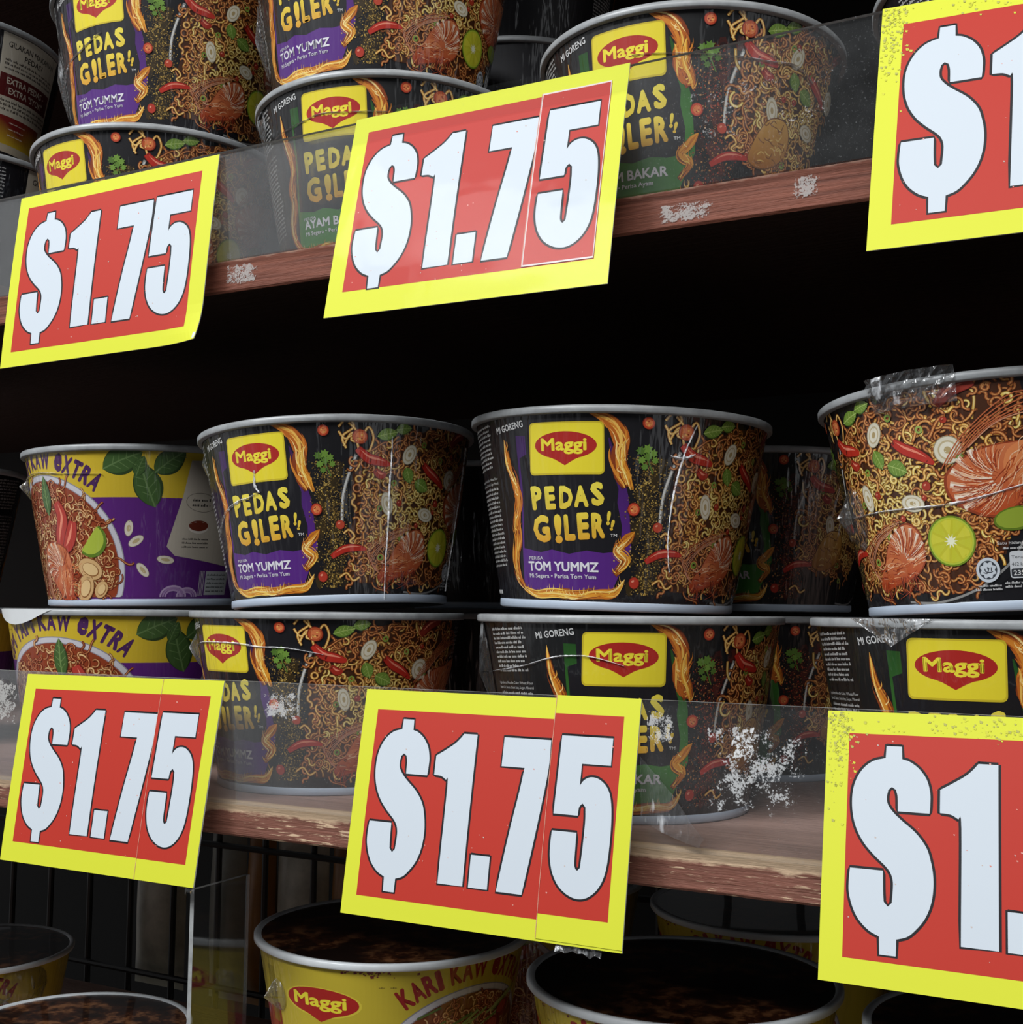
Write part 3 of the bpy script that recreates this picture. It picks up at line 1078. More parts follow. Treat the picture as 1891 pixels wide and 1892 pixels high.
    if tom:
        A.text('TOM YUMMZ', -21.6 * K, 16.0, 4.0, wh, 0.2, width=38.0, bold=0.03)
        A.text('Mi Segera \u2022 Perisa Tom Yum', -21.6 * K, 12.8, 1.9, wh, 0.2, width=37.0, bold=0.015)
    else:
        A.text('AYAM BAKAR', -20.6 * K, 16.8, 4.0, wh, 0.2, width=39.5, bold=0.03)
        A.text('Mi Segera \u2022 Perisa Ayam', -20.6 * K, 13.4, 1.9, wh, 0.2, width=32.5, bold=0.015)
    # side text
    A.text('MI GORENG', -33.8 * K, 77.6, 2.9, '#d8d8d8', 0.2, width=17.6, bold=0.02, rot=7)
    tx = lin('#bdbdbb')
    for i in range(10):
        A.squiggle((-62 + 0.2 * i) * K, (-40.5 + rng.uniform(-1.2, 1.2)) * K, 80.5 - i * 2.05, 1.25, tx, 0.2, rng, 1.0, 0.05)
    for i in range(2):
        A.text(('Ingredients Noodle Cake: Wheat Flour', 'Palm Oil, Sauce, Dark Soy, Sugar, Mineral')[i], -62 * K, 56.6 - i * 2.1, 1.15, tx, 0.2, width=26.5, rot=2)
    for i in range(18):
        A.squiggle((-61 + 0.15 * i) * K, (-38.6 + rng.uniform(-1.2, 0.8)) * K, 52.2 - i * 2.05, 1.25, tx, 0.2, rng, 1.0, 0.03)
    A.rect(-62 * K, 5, -50 * K, 6.8, '#c4c4c4', 0.2)
    # back panel with recipe text
    back = 180
    c0, c1 = back - 22, back + 22
    A.rect(c0 * K, 20, c1 * K, 84, '#c7bfae', 0.05)
    A.text('GILAKAN MAKANAN', c0 * K + 4, 75.5, 3.6, '#2a2422', 0.08, width=40, bold=0.01)
    A.text('PEDAS?', back * K, 70.0, 3.6, '#2a2422', 0.08, width=16, bold=0.01, align='c')
    bk = lin('#4a423c')
    for i in range(3):
        A.squiggle(c0 * K + 3, c1 * K - 3, 66.5 - i * 2.6, 1.6, bk, 0.08, rng, 1.4)
    A.rect(c0 * K + 1, 44, c1 * K - 2, 58.5, '#5d1a1c', 0.07)
    A.text('EXTRA PEDAS -', c0 * K + 6, 52.4, 4.0, '#d8d0c0', 0.09, width=34, bold=0.02)
    A.text('EXTRA "SYOK"', c0 * K + 8, 46.2, 4.0, '#d8d0c0', 0.09, width=32, bold=0.02)
    for i in range(3):
        A.squiggle(c0 * K + 2, c1 * K - 2, 40.6 - i * 2.7, 1.7, bk, 0.08, rng, 1.4)
    A.rect(c0 * K + 1, 14, c1 * K - 6, 32, lambda u, v: mixc(lin('#c4a428'), lin('#7a1f1c'), max(0, min(1, (v - 15) / 8))), 0.07)
    for i in range(3):
        A.squiggle(c0 * K + 12, c0 * K + 26, 28 - i * 4, 0.9, lin('#e0cfc0'), 0.09, rng)
    A.rect(c0 * K, 9, c1 * K - 4, 14, '#b8ad98', 0.06)
    A.text('ALAM KITA,', c0 * K + 12, 6.0, 1.8, '#c9c5bd', 0.08, width=16, bold=0.01)
    A.text('KITAR SEMULA', c0 * K + 12, 3.4, 1.8, '#c9c5bd', 0.08, width=20, bold=0.01)
    return A


def design_bowl(kind):
    """yellow wrap with a big bowl picture, words arched over it"""
    A = Art()
    rng = random.Random(21 if kind == 'tomyam' else 22)
    ty = kind == 'tomyam'
    yel = '#cdb02c'
    if ty:
        A.rect(-180 * K, 59, 180 * K, 87.5, yel, 0.03)
        A.rect(-180 * K, 4, 180 * K, 59, '#571f74', 0.03)
        word, wc = 'TOM YAM KAW eXTRA', '#4a2358'
    else:
        A.rect(-180 * K, 4, 180 * K, 87.5, '#c2ad34', 0.03)
        A.rect(-120 * K, 4, -92 * K, 60, '#8a1c1e', 0.04)
        word, wc = 'KARI KAW eXTRA', '#94201f'
    cx, cy = 3.0, 19.0
    ws = [2.8 if ch in 'I ' else (7.8 if ch in 'MW' else 5.6) for ch in word]
    tot = sum(ws) + 0.5 * len(ws)
    pos = -tot / 2
    for ch, wl in zip(word, ws):
        if ch != ' ':
            th = (pos + wl / 2) / 61.5 + rad(-5.5 if ty else 0)
            r = 62.4
            mx, my = cx + r * math.sin(th), cy + r * math.cos(th)
            A.letter(ch, mx - wl / 2, my - 5.3, mx + wl / 2, my + 5.3, -math.degrees(th), lin(wc), 0.06, 0.05)
        pos += wl + 0.5

    def disc(r, col, w):
        pts = []
        for i in range(72):
            t = 2 * PI * i / 72
            pts.append((cx + r * math.cos(t), max(4.0, cy + r * math.sin(t))))
        A.poly(pts, col, w)
    disc(54.0, '#8d8a92', 0.07)
    disc(53.4, '#c6c4cc', 0.08)
    disc(50.8, '#8f8790', 0.09)
    disc(50.3, '#8c3a1c' if ty else '#7a3d18', 0.10)
    reg = [(cx + 48.5 * math.cos(2 * PI * i / 40), max(5, cy + 48.5 * math.sin(2 * PI * i / 40))) for i in range(40)]
    pal = [('#7a3416', '#cf9a5e', '#ecd0a0'), ('#6d2a12', '#bb7a44', '#e0b98a'), ('#61200e', '#a85428', '#d49a6c'), ('#5c1c0c', '#94401e', '#c07a50')]
    top = noodles(A, reg, 620, 0.12, rng, pal, 0.0004, 1.05)
    w = top + 0.02
    if ty:
        leaf(A, 6.5 * K, 61, 22, 8.5, 92, w, '#41602c', '#6f8a50', '#2b431d')
        for q, wd_ in ((((14, 57), (17, 48), (14, 38), (13, 31)), 9), (((24, 46), (22, 39), (19, 33), (16, 30)), 9)):
            chili_long(A, D(*q), wd_, w + 0.01, '#b03a30')
        prawn(A, 9 * K, 18, 1.25, 80, w + 0.02, rng)
        for q in ((34, 35.5),):
            x, y = q[0] * K, q[1]
            pts = [(x + 9.5 * math.cos(rad(t)), y + 9.5 * math.sin(rad(t))) for t in range(-135, 61, 12)]
            A.poly(pts, '#5c7a22', w + 0.10)
            A.poly([(x + 8.3 * math.cos(rad(t)) - .5, y + 8.3 * math.sin(rad(t)) + .5) for t in range(-135, 61, 12)], '#a8b840', w + 0.11)
        for x, y, r, a in ((32, 19.5, 8.6, -20), (28, 9, 8.4, 60), (38, 8.2, 5.5, 50)):
            A.ell(x * K, y, r, r * 0.72, a, '#7a4a20', w + 0.05)
            A.ell(x * K, y, r * 0.94, r * 0.66, a, '#cda672', w + 0.056)
            A.ell(x * K + .4, y - .2, r * 0.66, r * 0.42, a, '#8a5a2c', w + 0.062)
            A.ell(x * K + .2, y, r * 0.60, r * 0.37, a, '#dcbb86', w + 0.068)
        for a, v, rx, ry, rot in ((54, 42, 2.4, 4.6, -8), (57.5, 35, 4.8, 2.5, 32), (72.8, 24.7, 5.2, 2.3, -8), (61, 19, 4.9, 2.5, -48)):
            A.ell(a * K, v, rx, ry, rot, '#8a7a68', 0.06)
            A.ell(a * K, v, rx * .94, ry * .92, rot, '#d8cfbe', 0.066)
            A.ell(a * K, v, rx * .5, ry * .4, rot, '#b9a77e', 0.072)
        for a, v, r in ((78, 4, 8), (86, 3, 6.5)):
            for r0, r1, c in ((r - 1.1, r, '#b59ac0'), (r - 2.6, r - 1.5, '#9a78aa'), (r - 4, r - 3, '#a98ab8')):
                pts = [(a * K + r1 * math.cos(rad(t)), 4 + r1 * .75 * math.sin(rad(t))) for t in range(0, 181, 12)]
                A.stroke(pts, r1 - r0, c, 0.06 + 0.004 * r)
        for x, y, ln, wd_, rot in ((51.5, 79.5, 22, 15, 25), (63, 66, 26, 15, 108), (73, 80, 20, 13, 40), (59.5, 76, 12, 7, 70)):
            leaf(A, x * K, min(y, 79), ln, wd_, rot, 0.075 + 0.004 * (x % 7), '#3d5a2a', '#5f7a48', '#2a401d')
        pan = D((83, 80), (96, 80.8), (104, 50), (119, 20), (77.5, 27), (73, 32), (80, 60))
        A.poly(pan, '#b9b0a2', 0.08)
        A.poly(D((95.5, 80.8), (101, 80), (108, 48), (120, 22), (116.5, 20.4), (102.5, 52)), '#cbc3b6', 0.085)
        x, y = 90 * K, 57
        A.ell(x, y, 9.2, 5.4, -6, '#6b655c', 0.09)
        A.ell(x, y, 8.9, 5.1, -6, '#b9b0a2', 0.093)
        for i in range(2):
            A.squiggle(x - 5.5, x + 5.5, y + .6 - i * 2.8, 1.7, lin('#2f2c2a'), 0.1, rng, 1.3)
        A.ell(89.5 * K, 43, 6.2, 3.4, 0, '#d8d0c6', 0.09)
        A.ell(89.5 * K, 44, 6.0, 3.0, 0, '#6a2c1c', 0.096)
        for i in range(3):
            A.squiggle(81 * K, 96 * K, 36 - i * 2.2, 1.0, lin('#3c3836'), 0.1, rng)
        for i in range(12):
            A.squiggle((99 + i) * K, (106 + i * 1.1) * K, 72 - i * 4, 1.1, lin('#3c3836'), 0.1, rng)
        A.rect(97 * K, 5, 114 * K, 18.5, '#aeb2b4', 0.08)
        for i in range(4):
            A.rect((93 + i * .9) * K, 4.5, (93.4 + i * .9) * K, 18.6, '#b8b0b8', 0.08)
        for i in range(5):
            A.squiggle(98 * K, 112 * K, 16 - i * 2.3, 1.0, lin('#34363a'), 0.1, rng)
    else:
        for i in range(26):
            x, y = cx + rng.uniform(-30, 22), cy + rng.uniform(18, 42)
            A.stroke([(x, y), (x + rng.uniform(8, 14), y + rng.uniform(2, 7))], rng.uniform(0.9, 1.5), rng.choice(('#6c7f34', '#8a9a52', '#a5ad6a', '#55682a')), w + i * 0.0006)
        for x, y, r in ((18, 48, 8), (26, 56, 6), (-20, 52, 7)):
            A.ell(x, y, r, r * .7, 20, '#7c2414', w + 0.03)
            A.ell(x - 1, y + 1, r * .7, r * .45, 20, '#a8402a', w + 0.036)
        for q in range(8):
            A.rect((-100 + q * 0.8) * K, 50, (-99.6 + q * .8) * K, 78, '#8d7f22', 0.06)
    # round logo to the left of the bowl
    ac = -66.0
    A.ell(ac * K, 66.6, 19.2 * K, 7.4, 0, '#d8c440', 0.05, 40)
    oval(A, ac, 66.8, 18.0 * K, 6.8, 0.07)
    cols = ('#6d2a2a', '#7a3434')
    for i in range(150):
        a, v = rng.gauss(-44, 7.0), 87 - abs(rng.gauss(0, 2.4))
        s_ = rng.uniform(0.25, 0.8)
        A.face([(a * K - s_, v - s_), (a * K + s_, v - s_ * .6), (a * K + s_ * .7, v + s_), (a * K - s_, v + s_ * .7)], [lin(rng.choice(cols))] * 4, 0.06 + i * 0.0001)
    A.text('* *', (-40) * K, 75, 1.5, '#6d5a2a', 0.06, width=8)
    return A


# ------------------------------------------------------------------ noodle cups
R_RIM, R_TOP, R_BASE, CUP_H = 0.0725, 0.0705, 0.0548, 0.0892


def wall_r(z):
    return R_BASE + (R_TOP - R_BASE) * z / CUP_H


def wrap(a_deg, v_mm, off_mm=0.0):
    r = wall_r(v_mm / 1000.0) + off_mm / 1000.0
    t = rad(a_deg)
    return (r * math.sin(t), -r * math.cos(t), v_mm / 1000.0)


def art_mesh(name, A, base, v0, v1, mat):
    """label: a plain sleeve of the base colour with the artwork on it, one mesh"""
    vs, fs, cs = [], [], []
    n, rows = 200, 6
    for i in range(n):
        for k in range(rows + 1):
            vs.append(wrap(360.0 * i / n, v0 + (v1 - v0) * k / rows, -0.05))
    bc = lin(base)
    for i in range(n):
        j = (i + 1) % n
        for k in range(rows):
            fs.append((i * (rows + 1) + k, j * (rows + 1) + k, j * (rows + 1) + k + 1, i * (rows + 1) + k + 1))
            cs.extend([bc] * 4)
    b = len(vs)
    for u, v, w in A.v:
        vs.append(wrap(u / K, max(v0, min(v1, v + 1.1)), w))
    for f in A.f:
        fs.append(tuple(b + i for i in f))
    cs.extend(A.c)
    me = mesh(name, vs, fs, mat)
    at = me.color_attributes.new('print', 'FLOAT_COLOR', 'CORNER')
    flat = []
    for c in cs:
        flat.extend((c[0], c[1], c[2], 1.0))
    at.data.foreach_set('color', flat)
    return me


def film_patch(name, a0, a1, v0, v1, off, n, m, rng, amp, mat, parent):
    """a loose piece of film: small wrinkled sheet standing off the wall; off(t, s) in mm"""
    vs, fs = [], []
    for i in range(n + 1):
        for k in range(m + 1):
            t, s = i / n, k / m
            vs.append(wrap(a0 + (a1 - a0) * t, v0 + (v1 - v0) * s, off(t, s) + rng.uniform(-amp, amp)))
    for i in range(n):
        for k in range(m):
            q = i * (m + 1) + k
            fs.append((q, q + m + 1, q + m + 2, q + 1))
    return link_mesh(name, mesh(name, vs, fs, mat, smooth=False), parent)


def seam(parent, pts, width, rng, off=0.9, name='film_crease', mat=None):
    """raised fold of the wrapping film, its glint put into whitish colour, along (degree, mm) points"""
    c = catmull([(a, v) for a, v in pts], 10)
    vs, fs = [], []
    n = len(c)
    for i, (a, v) in enumerate(c):
        p0, p1 = c[max(0, i - 1)], c[min(n - 1, i + 1)]
        du, dv = (p1[0] - p0[0]) * K, p1[1] - p0[1]
        l = math.hypot(du, dv) or 1
        nu, nv = -dv / l, du / l
        t = i / (n - 1)
        hw = width * 0.5 * (0.35 + 0.65 * math.sin(PI * min(1, max(0.02, t)))) * rng.uniform(0.55, 1.25)
        vs.append(wrap(a - nu * hw / K, v - nv * hw, off - 0.45))
        vs.append(wrap(a, v, off + rng.uniform(0.0, 0.5)))
        vs.append(wrap(a + nu * hw / K, v + nv * hw, off - 0.45))
    for i in range(n - 1):
        fs += [(3 * i, 3 * i + 3, 3 * i + 4, 3 * i + 1), (3 * i + 1, 3 * i + 4, 3 * i + 5, 3 * i + 2)]
    return link_mesh(name, mesh(name, vs, fs, mat or M_seam), parent)


def ear(parent, a, v, out, up, dn, rng, wide=9.0, mat=None, name='film_corner'):
    """pointed corner of shrink film sticking out from the wall"""
    tip = wrap(a, v, out)
    vs = [tip]
    ring = []
    for k in range(13):
        t = 2 * PI * k / 12
        rr = (up if math.sin(t) > 0 else dn)
        ring.append(wrap(a + wide * math.cos(t) * 0.5, v + rr * math.sin(t), 0.6))
    mid = [tuple(tip[d] * 0.45 + q[d] * 0.55 + rng.uniform(-0.0008, 0.0008) for d in range(3)) for q in ring]
    vs += mid + ring
    fs = []
    for k in range(12):
        fs.append((0, 1 + k, 2 + k))
        fs.append((1 + k, 14 + k, 15 + k, 2 + k))
    return link_mesh(name, mesh(name, vs, fs, mat or M_film_white), parent)


ART = {'tom': (design_black('tom'), '#131217'), 'ayam': (design_black('ayam'), '#131416'),
       'tomyam': (design_bowl('tomyam'), '#571f74'), 'kari': (design_bowl('kari'), '#c2ad34')}
LABEL = {k: art_mesh('label_' + k, a, b, 3.6, 85.8, M_print) for k, (a, b) in ART.items()}

_p = [(0.0, 0.002), (R_BASE - 0.004, 0.002), (R_BASE - 0.0035, 0.0), (R_BASE - 0.0003, 0.0)]
_p += [(wall_r(z / 1000) - 0.0003, z / 1000) for z in (1, 4, 20, 40, 60, 80, 86)]
_v, _f = lathe(_p, 160)
ME_body = mesh('cup_body', _v, _f, M_paper, smooth=True)
_v, _f = lathe([(wall_r(0.0002) + 0.0001, 0.0002), (wall_r(0.0035) + 0.0002, 0.0008), (wall_r(0.0035) + 0.0002, 0.0036), (wall_r(0.0036), 0.0040)], 160)
ME_band = mesh('base_band', _v, _f, M_band, smooth=True)
_v, _f = lathe([(R_TOP - 0.0004, 0.0854), (R_RIM - 0.0004, 0.0856), (R_RIM, 0.0862), (R_RIM, 0.0884), (R_RIM - 0.0005, 0.0890), (R_RIM - 0.0016, 0.0892), (R_RIM - 0.0032, 0.0890), (R_RIM - 0.0040, 0.0880)], 160)
ME_rim = mesh('rim', _v, _f, M_rim, smooth=True)
ME_rim_lit = mesh('rim_lit', _v, _f, simple('lit_plastic_rim', '#d3d7da', 0.3, 0.06, 130), smooth=True)  # lighter rim for curry cups: strong light on it put into the colour
_v, _f = lathe([(0.0001, 0.0880), (0.03, 0.0880), (R_RIM - 0.006, 0.0880), (R_RIM - 0.0034, 0.0882)], 96)
ME_lid = mesh('lid', _v, _f, M_lid, smooth=True)


def cup(kind, x, y, z, rot, label, group, lean=(0.0, 0.0)):
    cat = 'noodle cup'
    t = thing('noodle_cup', label, cat, (x, y, z), rad(rot), group)
    if lean != (0.0, 0.0):
        t.rotation_euler = (Matrix.Rotation(-lean[0], 3, 'Y') @ Matrix.Rotation(lean[1], 3, 'X') @ Matrix.Rotation(rad(rot), 3, 'Z')).to_euler()
    link_mesh('cup_body', ME_body, t)
    link_mesh('printed_sleeve', LABEL[kind], t)
    link_mesh('base_band', ME_band, t)
    link_mesh('rim', ME_rim_lit if kind == 'kari' else ME_rim, t)
    link_mesh('lid', ME_lid, t)
    return t


# ------------------------------------------------------------------ setting
Z_TOP, Z_MID, Z_LOW, T = 0.2616, 0.0, -0.2579, 0.0163
vs, fs = box_geo(-3.5, 3.5, -3.0, 1.2, -1.32, -1.30)
o = link_mesh('floor', mesh('floor', vs, fs, simple('grey_floor_tile', '#57544f', 0.4, 0.08, 6)))
o['kind'] = 'structure'
vs, fs = box_geo(-3.5, 3.5, -3.0, 1.2, 2.30, 2.32)
o = link_mesh('ceiling', mesh('ceiling', vs, fs, simple('grey_ceiling', '#55555a', 0.8, 0.05, 4)))
o['kind'] = 'structure'
vs, fs = box_geo(-1.2, 1.2, 0.62, 0.64, -0.60, 0.0)  # the far wall behind the packets, built as a short dark slab
tag(link_mesh('rear_wall', mesh('rear_wall', vs, fs, M_black)), 'black wall far behind the packets and the wire grid', 'panel')


def board(name, z, mat, label, x0=-1.1, x1=1.1, depth=0.40):
    vs, fs = box_geo(x0, x1, 0.0, depth, -T, 0.0)
    # fine front edge: bevel by hand with a slightly wavy arris
    rng = random.Random(int(z * 1000) + 7)
    n = 260
    vs, fs = [], []
    prof = [(depth, 0.0), (0.0012, 0.0), (0.0003, -0.0004), (0.0, -0.0014), (0.0, -T + 0.001), (0.0009, -T), (depth, -T)]
    for i in range(n + 1):
        x = x0 + (x1 - x0) * i / n
        j = rng.uniform(-0.00012, 0.00012)
        for k, (py, pz) in enumerate(prof):
            e = j if 0 < k < 6 else 0
            vs.append((x, py + e + 0.00015, pz + (e * 0.6 if k in (4, 5) else 0)))
    m = len(prof)
    for i in range(n):
        for k in range(m):
            k2 = (k + 1) % m
            fs.append((i * m + k, i * m + k2, (i + 1) * m + k2, (i + 1) * m + k))
    fs.append(tuple(range(m - 1, -1, -1)))
    fs.append(tuple(n * m + k for k in range(m)))
    o = link_mesh(name, mesh(name, vs, fs, mat))
    o.location = (0, 0, z)
    return tag(o, label, 'shelf')


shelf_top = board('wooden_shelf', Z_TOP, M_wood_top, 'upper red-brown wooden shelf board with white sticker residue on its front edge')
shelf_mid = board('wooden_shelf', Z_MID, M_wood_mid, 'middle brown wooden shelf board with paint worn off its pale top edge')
board('wooden_shelf', 0.5600, M_wood_top, 'unseen red-brown shelf board above the frame, added to shade the upper cups')  # unseen board, put in only to shade the upper cups
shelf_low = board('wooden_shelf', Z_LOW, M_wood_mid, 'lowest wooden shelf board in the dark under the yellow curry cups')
# solid back behind the two upper tiers
vs, fs = box_geo(-1.1, 1.1, 0.401, 0.409, -0.02, 0.80)
tag(link_mesh('back_panel', mesh('back_panel', vs, fs, M_black)), 'black back panel closing the shelves behind the cups', 'panel')

# wire grid behind the lowest tier
g = thing('wire_grid', 'black wire grid at the back under the middle shelf', 'grid', (0, 0.405, -0.26))


def tube(p0, p1, r, n=8):
    p0, p1 = Vector(p0), Vector(p1)
    d = (p1 - p0).normalized()
    a = d.orthogonal().normalized()
    b = d.cross(a)
    vs = []
    for p in (p0, p1):
        for k in range(n):
            vs.append(p + a * r * math.cos(2 * PI * k / n) + b * r * math.sin(2 * PI * k / n))
    fs = [(k, (k + 1) % n, n + (k + 1) % n, n + k) for k in range(n)] + [tuple(range(n - 1, -1, -1)), tuple(range(n, 2 * n))]
    return vs, fs


def join(parts):
    V, F = [], []
    for v, f in parts:
        b = len(V)
        V += [tuple(q) for q in v]
        F += [tuple(b + i for i in q) for q in f]
    return V, F


V, F = join([tube((-0.851 + 0.052 * i, 0, 0.0), (-0.851 + 0.052 * i, 0, 0.238), 0.0028) for i in range(29)])
link_mesh('upright_wires', mesh('upright_wires', V, F, M_wire), g)
V, F = join([tube((-0.85, -0.004, zz), (0.85, -0.004, zz), 0.0028) for zz in (0.02, 0.142)])
link_mesh('cross_wires', mesh('cross_wires', V, F, M_wire), g)

# packets on the far side of the grid
PK = {'grey': simple('grey_packet', '#8d8f86', 0.4, 0.25, 30), 'amber': simple('amber_packet', '#8a5a18', 0.4, 0.25, 30), 'white': simple('white_packet', '#a8a596', 0.4, 0.3, 40)}


def packet(x, y, w, h, kind, label):
    n, m = 10, 12
    vs, fs = [], []
    for sd in (-1, 1):
        for i in range(n + 1):
            for k in range(m + 1):
                s_, t_ = i / n, k / m
                bulge = 0.014 * (math.sin(PI * s_) * math.sin(PI * t_)) ** 0.6
                vs.append(((s_ - .5) * w, sd * bulge, t_ * h))
    q = (n + 1) * (m + 1)
    for sd in (0, 1):
        for i in range(n):
            for k in range(m):
                a = sd * q + i * (m + 1) + k
                f = (a, a + m + 1, a + m + 2, a + 1)
                fs.append(f if sd == 0 else f[::-1])
    p = thing('noodle_packet', label, 'packet', (x, y, Z_LOW), 0, 'packets behind the wire grid')
    link_mesh('pouch', mesh('pouch', vs, fs, PK[kind], smooth=True), p)
    vs, fs = [], []
    for i in range(25):
        for k in range(2):
            vs.append(((i / 24 - .5) * w, 0.0006 * (-1) ** i, h + k * 0.008 + (0.0012 * (i % 2) if k else 0)))
    for i in range(24):
        fs.append((2 * i, 2 * i + 2, 2 * i + 3, 2 * i + 1))
    link_mesh('crimped_end', mesh('crimped_end', vs, fs, PK[kind]), p)


for i, (x, w, h, kd, lb) in enumerate(((-0.440, 0.040, 0.150, 'grey', 'dim grey noodle packet behind the wire grid, right of the left price card'),
                                       (-0.402, 0.030, 0.156, 'amber', 'dim amber noodle packet behind the wire grid between two pale ones'),
                                       (-0.357, 0.055, 0.152, 'white', 'dim whitish printed packet behind the wire grid near the middle price card'),
                                       (-0.308, 0.034, 0.156, 'amber', 'dim amber packet behind the wire grid, partly behind the middle price card'),
                                       (-0.520, 0.060, 0.140, 'white', 'dim pale packet behind the wire grid under the left price card'))):
    packet(x, 0.425, w, h, kd, lb)

# ------------------------------------------------------------------ acrylic guards


def guard(z0, z1, label):
    g = thing('shelf_guard', label, 'guard', (0, -0.0022, z0))
    vs, fs = box_geo(-0.9, 0.9, -0.001, 0.001, 0, z1 - z0)
    link_mesh('clear_strip', mesh('clear_strip', vs, fs, [M_acrylic, M_edge], [0, 1, 0, 0, 0, 0]), g)
    return g


g_top = guard(Z_TOP - 0.001, 0.3158, 'clear acrylic strip along the front of the upper shelf')
g_mid = guard(Z_MID - 0.001, 0.0564, 'scratched clear acrylic strip along the front of the middle shelf')
M_res = residue_material('glue_residue', 0.56, 1500.0, (0.72, 0.72, 0.72), 0.62)
M_res4 = residue_material('wood_sticker_residue', 0.55, 1300.0, (0.62, 0.6, 0.58), 0.55)
M_res2 = residue_material('sticker_flecks', 0.625, 1000.0, (0.8, 0.81, 0.82), 0.6)
M_res3 = residue_material('grey_glue', 0.52, 1100.0, (0.55, 0.54, 0.52), 0.7)


def patch(parent, x0, x1, z0, z1, y, mat, name='sticker_residue', n=24, m=16, seed=1):
    rng = random.Random(seed)
    vs, fs, fade = [], [], []
    px, py, pz = parent.location
    for i in range(n + 1):
        for k in range(m + 1):
            s_, t_ = i / n, k / m
            vs.append((x0 + (x1 - x0) * s_ - px, y - py, z0 + (z1 - z0) * t_ - pz))
            e = min(s_, 1 - s_, t_, 1 - t_) * 5.0
            fade.append(max(0.0, min(1.0, e + rng.uniform(-0.35, 0.25))))
    for i in range(n):
        for k in range(m):
            a = i * (m + 1) + k
            fs.append((a, a + m + 1, a + m + 2, a + 1))
    me = mesh(name, vs, fs, mat)
    at = me.attributes.new('fade', 'FLOAT', 'POINT')
    at.data.foreach_set('value', fade)
    return link_mesh(name, me, parent)


YF = -0.0034
patch(g_mid, -0.0600, -0.0310, 0.0370, 0.0550, YF, M_res, seed=2)
patch(g_mid, -0.2700, -0.2120, 0.0250, 0.0562, YF, M_res3, seed=3)
patch(g_mid, 0.1335, 0.1490, 0.0360, 0.0555, YF, M_res, seed=4)
patch(g_mid, 0.1520, 0.2080, 0.0080, 0.0555, YF, M_res2, seed=5)
patch(g_mid, 0.1685, 0.1810, 0.0330, 0.0510, YF - 0.0001, residue_material('paper_scraps', 0.585, 900.0, (0.85, 0.86, 0.87), 0.85), seed=15)
patch(g_top, 0.1300, 0.2290, 0.2650, 0.3120, YF, residue_material('dust', 0.70, 800.0, (0.6, 0.6, 0.6), 0.5), seed=6)
patch(shelf_top, -0.0930, -0.0640, 0.2460, 0.2610, -0.0002, M_res4, seed=7)
patch(shelf_top, 0.1345, 0.1670, 0.2460, 0.2570, -0.0002, M_res4, seed=8)
patch(shelf_top, 0.1915, 0.2070, 0.2480, 0.2605, -0.0002, M_res4, seed=9)
# crumpled clear tape hanging by the middle card
rng = random.Random(5)
vs = [(0.1515, -0.0042, 0.030 + 0.0022), (0.1515, -0.0036, 0.008), (0.166, -0.0052, 0.018), (0.160, -0.0045, 0.004), (0.1735, -0.0060, 0.008), (0.1705, -0.0040, 0.0005), (0.1778, -0.0050, 0.0030), (0.1752, -0.0034, -0.0008)]
vs = [(a - 0.0180, b + 0.0022, c + 0.003) for a, b, c in vs]
link_mesh('clear_tape', mesh('clear_tape', vs, [(0, 1, 3, 2), (2, 3, 5, 4), (4, 5, 7, 6)], M_film_white), g_mid)

# divider standing on the lowest shelf
d = thing('shelf_divider', 'thin clear acrylic divider standing upright on the lowest shelf', 'divider', (-0.0945, 0.0, Z_LOW))
vs, fs = box_geo(-0.0012, 0.0012, -0.004, 0.036, 0.0, 0.2155)
link_mesh('clear_sheet', mesh('clear_sheet', vs, fs, [M_clean, M_edge], [0, 1, 1, 0, 0, 0]), d)

